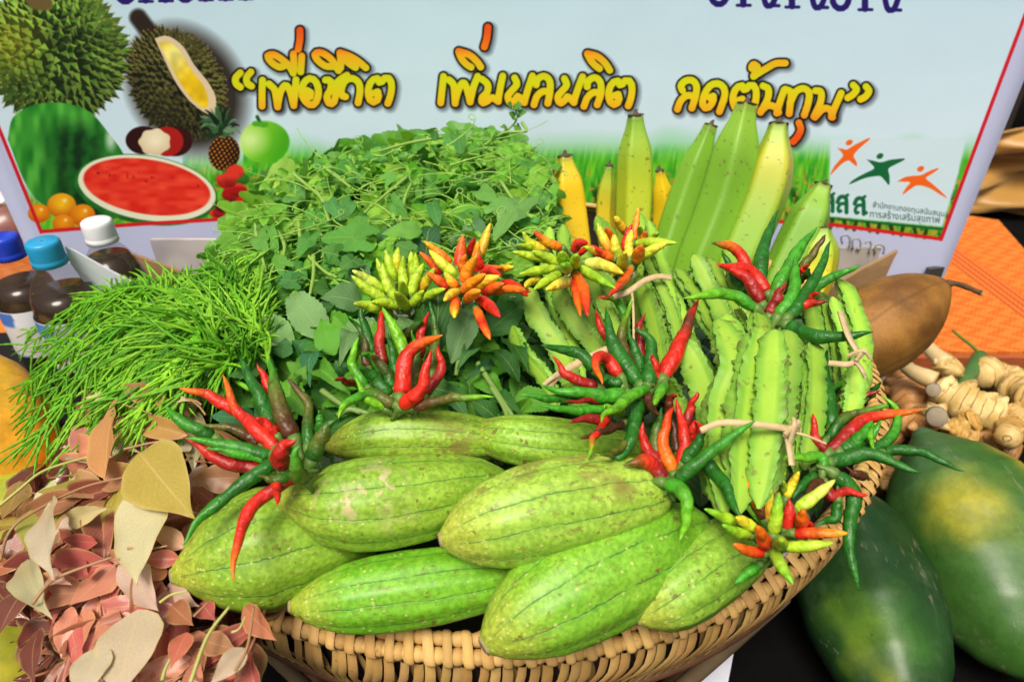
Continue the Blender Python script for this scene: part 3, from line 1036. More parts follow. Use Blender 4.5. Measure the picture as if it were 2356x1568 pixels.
# ------------------------------------------------------------------ sponge gourds
def gourd_mat():
    m = NT('gourd_skin')
    u, v = m.uv()
    rnd = m.oi('Random')
    w = m.math('MULTIPLY', rnd, 61.0)
    oc = m.coord()
    big = m.noise(14, oc, 3, w)
    base = m.mix(m.step(big, .35, .65), (.190, .385, .034), (.275, .475, .055))
    base = m.mix(1.0, base, m.oi('Color'), 'MULTIPLY')
    base = m.mix(m.math('MULTIPLY', m.step(u, .26, .02), .62), base, (.42, .40, .055))
    fine = m.noise(330, oc, 3, w)
    base = m.mix(1.0, base, m.mix(m.step(fine, .34, .66), (.74, .78, .66), (1.18, 1.16, 1.2)), 'MULTIPLY')
    med = m.noise(75, oc, 4, w, .65)
    base = m.mix(1.0, base, m.mix(m.step(med, .34, .66), (.94, .965, .90), (1.04, 1.03, 1.04)), 'MULTIPLY')
    # ten dark seams, slightly wavering
    wob = m.math('ADD', m.math('MULTIPLY', m.math('SUBTRACT', m.noise(30, oc, 2, w), .5), .030), m.math('MULTIPLY', m.math('SUBTRACT', m.noise(260, oc, 2, w), .5), .012))
    s = m.math('FRACT', m.math('MULTIPLY', m.math('ADD', v, wob), 10.0))
    s = m.math('ABSOLUTE', m.math('SUBTRACT', s, .5))
    seam = m.math('SUBTRACT', 1.0, m.step(s, .006, .032))
    seam = m.math('MULTIPLY', seam, m.math('MULTIPLY', m.step(u, .035, .12), m.step(m.noise(90, oc, 3, w), .34, .52)))
    halo = m.math('SUBTRACT', 1.0, m.step(s, .03, .17))
    base = m.mix(m.math('MULTIPLY', halo, .22), base, (.10, .30, .03))
    base = m.mix(m.math('MULTIPLY', seam, .78), base, (.028, .13, .022))
    # pale warts, denser at the blossom end and along the seams
    d = m.vor(300, oc, w)
    wart = m.math('SUBTRACT', 1.0, m.step(d, .20, .42))
    pick = m.xyz(m.vor(300, oc, w, 'Color'))[0]
    dens = m.math('ADD', m.math('ADD', m.step(u, .52, .05), .10), m.math('MULTIPLY', halo, .55))
    wart = m.math('MULTIPLY', wart, m.math('LESS_THAN', pick, m.math('MULTIPLY', dens, .62)))
    base = m.mix(m.math('MULTIPLY', wart, .62), base, (.58, .62, .18))
    # brown scuffs and corky scars
    st = m.comb(m.math('MULTIPLY', u, 2.2), m.math('MULTIPLY', v, 5.0), w)
    sc = m.noise(9, st, 6, w, .72)
    sc = m.math('MULTIPLY', m.step(sc, .55, .58), m.step(m.noise(5, st, 2, w), .46, .56))
    base = m.mix(m.math('MULTIPLY', sc, .62), base, (.17, .115, .025))
    tiny = m.math('MULTIPLY', m.step(m.noise(150, oc, 2, m.math('ADD', w, 9.0)), .655, .70), .75)
    base = m.mix(tiny, base, (.13, .085, .02))
    cork = m.n('ShaderNodeAttribute', attribute_name='Col').outputs['Color']
    ck = m.xyz(cork)[0]
    cork_f = m.math('MULTIPLY', ck, m.step(m.noise(95, oc, 4, w, .6), .49, .55))
    base = m.mix(m.math('MULTIPLY', cork_f, .85), base, (.56, .45, .24))
    ck2 = m.xyz(cork)[1]
    base = m.mix(m.math('MULTIPLY', ck2, m.math('MULTIPLY', m.step(m.noise(85, m.comb(m.math('MULTIPLY', m.xyz(oc)[0], .45), m.xyz(oc)[1], m.xyz(oc)[2]), 5, w, .7), .49, .53), .8)), base, (.20, .15, .035))
    h = m.math('ADD', m.math('MULTIPLY', wart, .5), m.math('MULTIPLY', fine, .35))
    h = m.math('ADD', h, m.math('MULTIPLY', seam, -.6))
    h = m.math('ADD', h, m.math('MULTIPLY', cork_f, .5))
    m.set(color=base, rough=m.remap(fine, .3, .7, .36, .52), normal=m.bump(h, .45, .0012), spec=.42)
    return m.mat
M_GOURD = gourd_mat()
M_SCAR = plain('dry_scar', (.33, .25, .12), .8, 300, .4, .6)
M_SCARIN = plain('scar_centre', (.10, .085, .05), .9, 300, .4)

def gourd(pts, halfw, lifts, label, tint, prof=None, roll=0.0, cork=(), stemlen=0.0, seed=0):
    rg = np.random.default_rng(seed)
    m, n = 56, 60
    P = smooth_path([on_heap(x, y, l) for (x, y), l in zip(pts, lifts)], m)
    tt = np.linspace(0, 1, m)
    prof = prof or [(0, .155), (.012, .215), (.05, .40), (.12, .64), (.22, .86), (.34, .97), (.46, 1.0), (.62, .97), (.78, .86), (.9, .70), (.97, .5), (1, .30)]
    from_t = np.array([a for a, b in prof])
    from_r = np.array([b for a, b in prof])
    ts = np.linspace(0, 1, 240)
    rs = np.interp(ts, from_t, from_r)
    ker = np.hanning(13); ker /= ker.sum()
    rs2 = np.convolve(np.pad(rs, 6, 'edge'), ker, 'valid')
    rs2 = np.where((ts < .02) | (ts > .985), rs, rs2)
    R = np.interp(tt, ts, rs2) * px2m(halfw, P[m // 2])
    th = np.linspace(0, 2 * math.pi, n, endpoint=False) + roll
    mult = 1 + .024 * np.cos(10 * (np.linspace(0, 2 * math.pi, n, endpoint=False)) )[None, :] * np.clip(tt * 5, 0, 1)[:, None]
    lump = rg.normal(0, 1, (7, 5))
    for a in range(1, 4):
        mult = mult + .012 * lump[a, 0] * np.sin(a * 2.2 * tt + lump[a, 1])[:, None] * np.cos(a * th + lump[a, 2])[None, :]
    V, F, U, tv = sweep(P, R, n, mult, ang=th)
    col = np.zeros((len(V), 3))
    for (x, y, rad, k) in cork:                            # scarred patches, given on the skin
        q = on_heap(x, y, lifts[0] + px2m(halfw, P[m // 2]) * .75)
        dd = np.linalg.norm(V - q, axis=1)
        s = np.clip(1.3 - dd / px2m(rad, q), 0, 1)
        col[:, k] = np.maximum(col[:, k], s)
    t = thing('sponge_gourd', label, 'gourd', P[m // 2] - np.array([0, 0, R.max()]), 'sponge gourds heaped at the front of the basket')
    put('skin', mesh('skin', V, F, U, col), t, M_GOURD, tint)
    d = P[0] - P[2]
    d /= np.linalg.norm(d)
    r0 = R[0] * 1.04
    V, F, U, tv = sweep([P[0] - d * .0025, P[0] + d * .0002, P[0] + d * .0012, P[0] + d * .0008], [r0 * 1.0, r0 * 1.02, r0 * .8, r0 * .5], 14, 1 + .06 * rg.normal(0, 1, (4, 14)))
    sc = put('blossom_scar', mesh('blossom_scar', V, F, U), t, M_SCAR)
    V, F, U, tv = sweep([P[0] + d * .0006, P[0] + d * .0014], [r0 * .55, r0 * .42], 10)
    put('scar_centre', mesh('scar_centre', V, F, U), sc, M_SCARIN)
    if stemlen:
        e = P[-1] - P[-3]
        e /= np.linalg.norm(e)
        V, F, U, tv = sweep(smooth_path([P[-1] - e * .003, P[-1] + e * stemlen * .5, P[-1] + e * stemlen + np.array([0, .006, .006])], 8), np.linspace(.006, .0035, 8), 8)
        put('stem', mesh('stem', V, F, U), t, M_STEM)
    return t

gourd([(668, 1395), (900, 1362), (1215, 1318)], 88, (.018, .014, .012), 'bright green gourd lying lowest at the front on the left of the basket rim', (.72, 1.0, .5), roll=.2, seed=2, cork=[(1060, 1385, 26, 0)])
gourd([(396, 1326), (590, 1268), (880, 1200)], 138, (.026, .020, .004), 'fat yellowish green gourd farthest left, its tip over the pink leaves', (1.04, .98, .75), roll=.1, seed=1,
      prof=[(0, .125), (.012, .17), (.05, .30), (.10, .48), (.18, .72), (.30, .93), (.42, 1.0), (.55, .95), (.75, .82), (.9, .66), (1, .3)])
gourd([(752, 1028), (900, 1004), (1175, 1012)], 66, (.020, .026, .014), 'green gourd with a long brown scuffed band, back left under the red and green chillies', (1.02, .96, .75), roll=.5, seed=7, stemlen=.0, cork=[(1040, 1040, 90, 1), (960, 975, 70, 1), (880, 990, 30, 1)])
gourd([(1070, 994), (1230, 1018), (1480, 1040)], 62, (.022, .024, .010), 'small green gourd at the back under the middle chilli bunch', (.95, 1.0, .75), roll=.3, seed=8)
gourd([(636, 1152), (850, 1158), (1160, 1108)], 106, (.052, .048, .030), 'gourd dotted with pale corky scars, in the middle of the left row', (1.02, .98, .78), roll=.35, seed=3,
      cork=[(870, 1115, 60, 0), (800, 1160, 40, 0), (930, 1220, 80, 0), (760, 1140, 40, 0), (960, 1180, 60, 1), (900, 1222, 60, 0), (1010, 1215, 50, 0)],
      prof=[(0, .15), (.012, .205), (.05, .33), (.12, .55), (.22, .84), (.34, .98), (.46, 1.0), (.62, .95), (.78, .80), (.9, .62), (1, .3)])
gourd([(1113, 1484), (1320, 1352), (1625, 1215)], 126, (.028, .030, .020), 'large green gourd in front centre, blossom end leaning over the rim', (.80, 1.0, .62), roll=.15, seed=5)
gourd([(1014, 1242), (1262, 1172), (1530, 1128)], 112, (.058, .060, .050), 'palest yellow green gourd lying on top in the middle', (1.42, 1.22, 1.35), roll=.28, seed=4, cork=[(1340, 1085, 70, 1), (1230, 1100, 60, 1), (1120, 1120, 40, 1), (1430, 1120, 40, 1)],
      prof=[(0, .155), (.012, .215), (.05, .42), (.12, .68), (.22, .88), (.34, .98), (.50, 1.0), (.68, .97), (.82, .86), (.92, .70), (.98, .5), (1, .3)])
gourd([(1464, 1424), (1590, 1328), (1745, 1232)], 92, (.022, .024, .022), 'smaller green gourd at the right of the front row against the rim', (1.0, 1.02, .95), roll=.4, seed=6,
      prof=[(0, .16), (.015, .24), (.06, .46), (.14, .74), (.25, .92), (.40, 1.0), (.6, .98), (.8, .88), (.93, .7), (1, .35)])

# ------------------------------------------------------------------ chilli bunches
LG, BG_ = 'bunches of long chillies', 'bunches of short chillies'
bunch('chilli_bunch', 'long red and dark green chilli bunch in front of the pink leaves', 'chillies', ('q', 760, 1050), .066, [
    ('q', [(570, 930), (400, 830), (220, 810)], 60, 'BR OL'), ('q', [(590, 1080), (330, 1020), (120, 870)], 72, 'DR R'), ('q', [(450, 740), (280, 640), (100, 605)], 70, 'R R O'),
    ('q', [(640, 640), (590, 540), (550, 465)], 50, 'R'), ('q', [(640, 850), (560, 640), (440, 415)], 82, 'DG'), ('q', [(300, 890), (130, 810), (0, 690)], 72, 'DG G'),
    ('q', [(640, 1010), (420, 970), (250, 950)], 55, 'G'), ('q', [(640, 990), (380, 930), (140, 890)], 78, 'DG G'), ('q', [(670, 960), (450, 740), (345, 515)], 80, 'R R O'),
    ('q', [(770, 900), (680, 700), (625, 430)], 98, 'BR OL G'), ('q', [(660, 870), (600, 800), (540, 770)], 60, 'R'), ('q', [(850, 940), (845, 680), (735, 535)], 68, 'DG OL BR'), ('q', [(905, 830), (915, 780), (915, 740)], 48, 'DG G'),
    ('q', [(870, 1020), (930, 880), (1010, 770)], 92, 'DG OL DG', .01), ('q', [(660, 1030), (400, 1200), (210, 1370), (125, 1520)], 76, 'DG DG G', -.02),
    ('q', [(760, 1120), (680, 1130), (560, 1120)], 60, 'DG OL'),
    ('q', [(800, 1110), (590, 1235), (470, 1400), (432, 1560), (418, 1728)], 72, 'DR R R O', -.012), ('q', [(670, 1140), (665, 1210), (672, 1280)], 50, 'R'),
    ('q', [(700, 1060), (690, 970), (770, 890)], 95, 'DR R', .015), ('q', [(830, 1140), (775, 1080), (780, 930)], 82, 'OL G', .02)], LG, tiplift=.018, seed=21)
bunch('chilli_bunch', 'long red and green chilli bunch standing among broad leaves above the scuffed gourd', 'chillies', ('q', 1390, 720), .040, [
    ('q', [(1110, 570), (1060, 560), (1015, 545)], 38, 'DR'), ('q', [(1210, 480), (1160, 250), (1080, 165)], 45, 'BR DG'), ('q', [(1240, 400), (1180, 240), (1145, 90)], 58, 'DG'),
    ('q', [(1430, 310), (1470, 250), (1535, 200)], 48, 'BR DG'), ('q', [(1500, 430), (1520, 260), (1565, 150)], 56, 'DR R'), ('q', [(1580, 500), (1605, 280), (1580, 90)], 60, 'OL DG'),
    ('q', [(1390, 620), (1345, 400), (1305, 270)], 62, 'DG'), ('q', [(1470, 560), (1490, 380), (1455, 255)], 52, 'OL G'), ('q', [(1430, 470), (1375, 280), (1290, 115)], 76, 'BG'),
    ('q', [(1285, 480), (1265, 300), (1292, 115)], 64, 'DR R'), ('q', [(1330, 560), (1230, 420), (1160, 385)], 64, 'DG G'), ('q', [(1350, 600), (1290, 470), (1200, 395)], 66, 'DG BR'), ('q', [(1330, 640), (1230, 530), (1130, 480)], 70, 'DG'),
    ('q', [(1200, 590), (1105, 440), (1150, 300)], 64, 'G BG'), ('q', [(1300, 715), (1190, 650), (1120, 540)], 50, 'BG'), ('q', [(1540, 640), (1625, 480), (1615, 340)], 64, 'DR R'),
    ('q', [(1390, 650), (1430, 430), (1520, 330), (1640, 290)], 92, 'R R O', .012), ('q', [(1400, 705), (1530, 580), (1568, 365)], 80, 'R', .015),
    ('q', [(1365, 695), (1200, 620), (1080, 690), (1025, 770)], 62, 'OL G BG'), ('q', [(1460, 710), (1680, 655), (1945, 650)], 56, 'BR OL BG')], LG, tiplift=.028, seed=22)
bunch('chilli_bunch', 'wide green and red chilli bunch across the left tied winged beans, centre of heap', 'chillies', ('p', 900, 1400), .058, [
    ('p', [(760, 1000), (740, 930), (690, 890), (610, 880)], 46, 'G G R'), ('p', [(700, 1170), (620, 1040), (605, 955)], 52, 'DR R'), ('p', [(860, 1310), (820, 1180), (780, 1090)], 64, 'DG'),
    ('p', [(870, 1240), (845, 1080), (885, 970)], 50, 'DR'), ('p', [(820, 1300), (745, 1120), (780, 970), (810, 885)], 58, 'BR OL BG'), ('p', [(855, 1390), (700, 1150), (655, 950)], 88, 'DG'),
    ('p', [(950, 1390), (945, 1290), (920, 1210)], 50, 'R'), ('p', [(905, 1400), (915, 1150), (820, 1060)], 84, 'DG'), ('p', [(985, 1355), (1085, 1150), (1185, 890)], 84, 'R R BR R'),
    ('p', [(740, 1395), (640, 1340), (600, 1270)], 62, 'DG'), ('p', [(600, 1310), (480, 1195), (280, 1165)], 64, 'DG'), ('p', [(610, 1405), (450, 1340), (360, 1220)], 62, 'DR R'),
    ('p', [(745, 1345), (665, 1235), (600, 1240), (628, 1385)], 62, 'R R O', .01), ('p', [(660, 1475), (540, 1482), (420, 1480)], 32, 'DR'), ('p', [(500, 1470), (300, 1462), (165, 1450)], 50, 'DG G'),
    ('p', [(780, 1445), (550, 1445), (285, 1390)], 80, 'G'), ('p', [(650, 1525), (450, 1530), (270, 1510)], 50, 'G'), ('r', [(660, 530), (560, 540), (460, 555)], 54, 'DR'),
    ('r', [(760, 500), (710, 480), (670, 462)], 60, 'BG', .01), ('r', [(780, 560), (660, 610), (530, 650)], 46, 'BR'), ('r', [(800, 670), (710, 745), (640, 765)], 38, 'OL'),
    ('r', [(690, 525), (620, 630), (570, 770)], 50, 'R R BG'), ('r', [(860, 420), (840, 600), (760, 760), (650, 735)], 78, 'DG', -.02), ('r', [(905, 380), (940, 470), (990, 510)], 58, 'BR'),
    ('r', [(1015, 330), (985, 390), (950, 455)], 55, 'G BG', .01), ('r', [(915, 345), (770, 440), (635, 540)], 64, 'G BG', .02)], LG, tiplift=.020, seed=23)
bunch('chilli_bunch', 'smaller red chilli bunch with one curled green pod, right of the palest gourd', 'chillies', ('r', 1060, 890), .062, [
    ('r', [(1095, 740), (1070, 560), (1050, 480)], 50, 'BR'), ('r', [(1035, 510), (1050, 430), (1088, 390)], 46, 'BR DR'), ('r', [(1130, 580), (1180, 460), (1210, 368)], 52, 'DR R'),
    ('r', [(1150, 700), (1185, 610), (1190, 550)], 60, 'DR R'), ('r', [(1200, 640), (1235, 600), (1200, 550)], 40, 'R'), ('r', [(1000, 770), (960, 640), (1005, 468)], 64, 'OL DG'), ('r', [(1012, 825), (910, 690), (890, 555)], 74, 'DR R'),
    ('r', [(1110, 825), (1130, 620), (1088, 422)], 70, 'R'), ('r', [(1070, 855), (1015, 650), (1075, 455)], 74, 'O R'), ('r', [(1130, 800), (1200, 700), (1245, 605)], 76, 'DG'),
    ('r', [(1015, 895), (930, 785), (790, 795)], 88, 'DR R OL'), ('r', [(1250, 775), (1370, 920), (1470, 1115)], 74, 'DG', -.01), ('r', [(1010, 910), (1120, 950), (1150, 1100), (1108, 1265)], 78, 'G BG', -.01),
    ('r', [(1080, 910), (1260, 760), (1550, 545)], 76, 'DG G', .012)], LG, tiplift=.020, seed=24)
bunch('chilli_bunch', 'green and red chilli bunch against the bananas behind the front winged beans', 'chillies', ('p', 1640, 1010), .060, [
    ('p', [(1470, 870), (1370, 720), (1330, 610)], 52, 'DG'), ('p', [(1545, 850), (1560, 620), (1642, 385)], 76, 'DG'), ('p', [(1480, 740), (1410, 610), (1258, 565)], 62, 'R R O OL'),
    ('p', [(1555, 925), (1470, 780), (1295, 680)], 72, 'DR R'), ('p', [(1585, 865), (1490, 735), (1295, 708)], 70, 'R'), ('p', [(1625, 870), (1715, 690), (1870, 480)], 74, 'G'),
    ('p', [(1750, 790), (1785, 740), (1818, 700)], 46, 'R'), ('p', [(1745, 800), (1800, 760), (1830, 730)], 46, 'BR DG'), ('p', [(1770, 730), (1850, 630), (1922, 515)], 50, 'OL BR'),
    ('p', [(1770, 925), (1830, 890), (1885, 855)], 46, 'R'), ('p', [(1690, 1000), (1800, 930), (1955, 902)], 54, 'DR R BR'), ('p', [(1600, 985), (1645, 880), (1690, 795)], 60, 'DR'),
    ('p', [(1645, 1000), (1735, 840), (1750, 640)], 76, 'G'), ('p', [(1765, 910), (1900, 800), (2118, 700)], 64, 'DG G'), ('p', [(1700, 1005), (1840, 820), (1955, 560)], 70, 'DG'),
    ('p', [(1520, 950), (1360, 865), (1105, 890)], 66, 'G BG'), ('p', [(1700, 1045), (1900, 1110), (2205, 1085)], 76, 'DG')], LG, tiplift=.024, seed=25)
bunch('chilli_bunch', 'dark green and red chilli bunch hanging over the right rim towards the papayas', 'chillies', ('n', 570, 1230), .052, [
    ('n', [(620, 775), (690, 735), (760, 738)], 40, 'G'), ('n', [(840, 830), (880, 790), (918, 738)], 44, 'DG'), ('n', [(600, 1045), (575, 800), (550, 505)], 88, 'DG'),
    ('n', [(650, 975), (740, 860), (920, 792)], 56, 'DR'), ('n', [(485, 1060), (370, 920), (242, 800)], 72, 'DR BR'), ('n', [(560, 1110), (720, 950), (1025, 870)], 60, 'DG OL G'),
    ('n', [(700, 1180), (850, 1080), (925, 985)], 70, 'DG G'), ('n', [(560, 1195), (500, 1080), (488, 945)], 58, 'DR R'), ('n', [(580, 1190), (790, 990), (1190, 912)], 84, 'DR R O'),
    ('n', [(660, 1175), (760, 1110), (850, 985)], 78, 'DG G'), ('n', [(810, 1180), (990, 1080), (1010, 920), (910, 812)], 66, 'DG G BG'), ('n', [(850, 1000), (835, 1080), (882, 1165)], 44, 'G BG'),
    ('h', [(1040, 275), (1000, 270), (955, 245)], 52, 'BR'), ('h', [(750, 265), (660, 350), (600, 425)], 68, 'DG', -.01), ('h', [(780, 300), (720, 360), (670, 420)], 56, 'BR'),
    ('h', [(880, 440), (865, 540), (735, 590)], 60, 'DG', -.02), ('h', [(800, 330), (830, 400), (930, 385), (1060, 396)], 62, 'DR R', -.01),
    ('n', [(930, 1190), (1180, 1185), (1440, 1305)], 62, 'DG'), ('n', [(590, 1250), (850, 1195), (1170, 1320)], 84, 'DG'), ('n', [(545, 1295), (545, 1215), (420, 1215), (280, 1217)], 66, 'G BG'),
    ('h', [(850, 265), (985, 400), (960, 720), (1018, 1000)], 90, 'DG', -.035)], LG, tiplift=.016, seed=26)

bunch('chilli_bunch', 'short yellow green chilli bunch, leftmost of the short ones on the leaves', 'chillies', ('g', 1160, 1180), .050, [
    ('g', [(1230, 1080), (1245, 970), (1240, 885)], 52, 'YG'), ('g', [(1205, 1070), (1218, 960), (1215, 875)], 56, 'YG'), ('g', [(1140, 1045), (1128, 950), (1140, 852)], 62, 'Y YG'), ('g', [(1120, 1060), (1090, 960), (1062, 866)], 62, 'YG'),
    ('g', [(1175, 1110), (1165, 1000), (1170, 903)], 62, 'YG'), ('g', [(1110, 1110), (1050, 1010), (1010, 915)], 62, 'YG'), ('g', [(1125, 1165), (1070, 1060), (1045, 945)], 66, 'YG'), ('g', [(1265, 1115), (1305, 1050), (1355, 975)], 60, 'YO YG'),
    ('g', [(1060, 1110), (960, 1040), (868, 988)], 64, 'YG PG'), ('g', [(1215, 1140), (1240, 1040), (1290, 945)], 64, 'YG'), ('g', [(1060, 1160), (960, 1100), (862, 1018)], 66, 'YG'), ('g', [(1290, 1160), (1350, 1120), (1418, 1098)], 56, 'YG'),
    ('g', [(1070, 1230), (970, 1200), (875, 1182)], 66, 'YG'), ('g', [(1215, 1190), (1255, 1150), (1290, 1105)], 60, 'YG'), ('g', [(1140, 1205), (1060, 1180), (980, 1175)], 62, 'YG'), ('g', [(1180, 1130), (1165, 1090), (1160, 1050)], 58, 'YG', .012),
    ('g', [(1190, 1210), (1155, 1160), (1122, 1115)], 66, 'YG', .018)], BG_, True, .024, 31)
bunch('chilli_bunch', 'short orange and red chilli bunch in front of the dark broad leaf', 'chillies', ('g', 1540, 1110), .050, [
    ('g', [(1740, 985), (1780, 962), (1812, 942)], 40, 'YG'), ('g', [(1560, 890), (1575, 840), (1590, 797)], 46, 'R'), ('g', [(1620, 905), (1650, 810), (1682, 708)], 58, 'YO Y'), ('g', [(1490, 975), (1508, 880), (1520, 780)], 74, 'R O'),
    ('g', [(1590, 970), (1602, 900), (1606, 815)], 58, 'O YO'), ('g', [(1450, 955), (1370, 880), (1288, 815)], 60, 'O YO'), ('g', [(1400, 1015), (1330, 940), (1265, 880)], 58, 'R O'), ('g', [(1610, 1005), (1620, 950), (1610, 895)], 54, 'R'),
    ('g', [(1640, 975), (1700, 980), (1758, 965)], 50, 'R O'), ('g', [(1700, 1005), (1760, 980), (1820, 968)], 52, 'YO Y'), ('g', [(1750, 1060), (1830, 1080), (1905, 1142)], 54, 'R'), ('g', [(1520, 1000), (1522, 940), (1538, 895)], 60, 'O'),
    ('g', [(1495, 1035), (1410, 960), (1320, 868)], 70, 'YG Y'), ('g', [(1700, 1115), (1800, 1098), (1925, 1112)], 54, 'O'), ('g', [(1625, 1015), (1680, 990), (1745, 1022)], 54, 'R'), ('g', [(1635, 1135), (1700, 1090), (1765, 1065)], 60, 'R O'),
    ('g', [(1440, 1095), (1380, 1050), (1305, 1002)], 62, 'R O'), ('g', [(1490, 1095), (1455, 1060), (1408, 995)], 60, 'R YO YG'), ('g', [(1600, 1095), (1660, 1050), (1735, 1022)], 66, 'YO Y'), ('g', [(1520, 1065), (1560, 970), (1605, 903)], 74, 'O YO', .012),
    ('g', [(1512, 1115), (1580, 1060), (1655, 1010)], 68, 'O YO', .014), ('g', [(1490, 1115), (1450, 1130), (1408, 1168)], 60, 'Y', .006), ('g', [(1540, 1165), (1580, 1130), (1622, 1108)], 68, 'O YO', .014),
    ('g', [(1600, 1215), (1640, 1310), (1682, 1398)], 64, 'O R O', -.01), ('g', [(1480, 1165), (1472, 1210), (1470, 1268)], 62, 'R O Y', .004), ('g', [(1620, 1155), (1680, 1200), (1738, 1265)], 66, 'R', .004)], BG_, True, .022, 32)
bunch('chilli_bunch', 'short pale green chilli bunch with two red pods hanging, on top of the winged beans', 'chillies', ('p', 440, 680), .066, [
    ('p', [(280, 615), (200, 595), (152, 583)], 42, 'YG'), ('p', [(320, 615), (220, 570), (178, 505)], 56, 'Y YG'), ('p', [(405, 605), (310, 560), (242, 502)], 62, 'O YO R'), ('p', [(470, 625), (500, 575), (555, 572)], 56, 'R'),
    ('p', [(390, 700), (330, 660), (235, 618)], 62, 'YG'), ('p', [(375, 675), (240, 650), (118, 622)], 56, 'YG'), ('p', [(280, 775), (220, 800), (192, 825)], 48, 'Y'), ('p', [(385, 720), (270, 730), (158, 752)], 54, 'YG'),
    ('p', [(500, 640), (560, 600), (640, 620)], 40, 'R'), ('p', [(535, 690), (640, 700), (760, 748)], 76, 'PG Y'), ('p', [(405, 745), (320, 790), (242, 840)], 60, 'YG'), ('p', [(465, 785), (390, 810), (312, 842)], 64, 'PG Y'),
    ('p', [(500, 715), (600, 770), (715, 835)], 60, 'YG BG'), ('p', [(470, 765), (490, 880), (512, 995)], 54, 'R O', -.012), ('p', [(480, 745), (530, 840), (552, 995)], 66, 'O R', -.008),
    ('p', [(420, 690), (410, 660), (405, 625)], 72, 'BG YG', .016), ('p', [(480, 700), (482, 675), (488, 640)], 70, 'YG', .018), ('p', [(440, 720), (425, 712), (410, 700)], 70, 'YG BG', .016)], BG_, True, .020, 33)
bunch('chilli_bunch', 'short yellow and orange chilli bunch right of the pale green one, before a banana', 'chillies', ('p', 790, 680), .062, [
    ('p', [(845, 570), (855, 510), (850, 475)], 40, 'YG'), ('p', [(900, 575), (930, 540), (962, 512)], 44, 'YG'), ('p', [(820, 565), (832, 460), (847, 362)], 46, 'O YO'), ('p', [(695, 570), (675, 520), (658, 485)], 50, 'O'),
    ('p', [(765, 505), (735, 460), (708, 420)], 56, 'YO Y'), ('p', [(692, 635), (640, 540), (606, 455)], 60, 'O Y YG'), ('p', [(860, 575), (878, 540), (888, 505)], 46, 'O'), ('p', [(760, 625), (778, 540), (808, 462)], 50, 'R'),
    ('p', [(830, 585), (900, 568), (1070, 572)], 56, 'YG'), ('p', [(730, 665), (712, 600), (705, 522)], 66, 'YG Y'), ('p', [(792, 665), (790, 580), (806, 495)], 60, 'Y'), ('p', [(702, 665), (620, 630), (532, 592)], 60, 'O R YG'),
    ('p', [(860, 655), (930, 608), (1010, 572)], 64, 'YG Y'), ('p', [(805, 715), (750, 800), (675, 875)], 56, 'O R'), ('p', [(835, 675), (848, 630), (862, 588)], 74, 'YO O', .014), ('p', [(745, 715), (755, 670), (768, 625)], 66, 'YG Y', .016)], BG_, True, .022, 34)
bunch('chilli_bunch', 'short mixed green orange and red chilli bunch on the basket rim at front right', 'chillies', ('h', 520, 680), .056, [
    ('h', [(480, 640), (280, 420), (215, 330)], 58, 'G YG'), ('h', [(390, 840), (320, 890), (235, 955)], 70, 'G', -.02), ('h', [(340, 350), (272, 270), (245, 205)], 56, 'O R'), ('h', [(500, 360), (535, 240), (548, 120)], 56, 'YG'),
    ('h', [(495, 400), (450, 270), (442, 145)], 66, 'O YO Y'), ('h', [(545, 400), (548, 350), (545, 315)], 40, 'YG'), ('h', [(560, 420), (600, 330), (642, 255)], 62, 'Y'), ('h', [(430, 560), (360, 400), (320, 225)], 84, 'BR O YO'),
    ('h', [(455, 570), (455, 420), (460, 305)], 66, 'YO YG'), ('h', [(250, 575), (150, 530), (50, 488)], 68, 'YG BG'), ('h', [(330, 655), (240, 630), (160, 585)], 74, 'YG BG'), ('h', [(700, 640), (720, 600), (690, 560)], 40, 'R'),
    ('h', [(375, 625), (300, 570), (245, 542)], 74, 'YG Y'), ('h', [(560, 615), (582, 520), (578, 425)], 76, 'R'), ('h', [(615, 500), (740, 410), (868, 305)], 80, 'YG PG'), ('h', [(655, 600), (660, 545), (668, 495)], 88, 'R O', .008),
    ('h', [(605, 640), (760, 640), (950, 640)], 76, 'R O YO'), ('h', [(550, 725), (680, 722), (858, 700)], 76, 'YG'), ('h', [(418, 765), (320, 750), (230, 706)], 76, 'R O'), ('h', [(475, 735), (520, 830), (605, 962)], 76, 'YG BG', -.01),
    ('h', [(480, 645), (500, 520), (518, 385)], 88, 'YG BG', .008), ('h', [(440, 730), (410, 660), (378, 595)], 88, 'R O', .012), ('h', [(532, 715), (528, 700), (525, 680)], 88, 'YG', .022)], BG_, True, .020, 35)
# ------------------------------------------------------------------ winged beans
def bean_mat():
    m = NT('winged_bean_skin')
    c = m.col()
    w = m.math('MULTIPLY', m.oi('Random'), 33.0)
    nz = m.noise(38, m.coord(), 4, w)
    c = m.mix(nz, m.mix(1.0, c, (.62, .72, .52), 'MULTIPLY'), m.mix(1.0, c, (1.28, 1.16, 1.35), 'MULTIPLY'))
    c = m.mix(m.math('MULTIPLY', m.step(m.noise(130, m.coord(), 3, w), .62, .69), .7), c, (.19, .16, .04))
    m.set(color=c, rough=.5, normal=m.bump(m.noise(140, m.coord(), 3, w), .35, .0012), spec=.35)
    m.translucent(c, .15)
    return m.mat
M_BEAN = bean_mat()

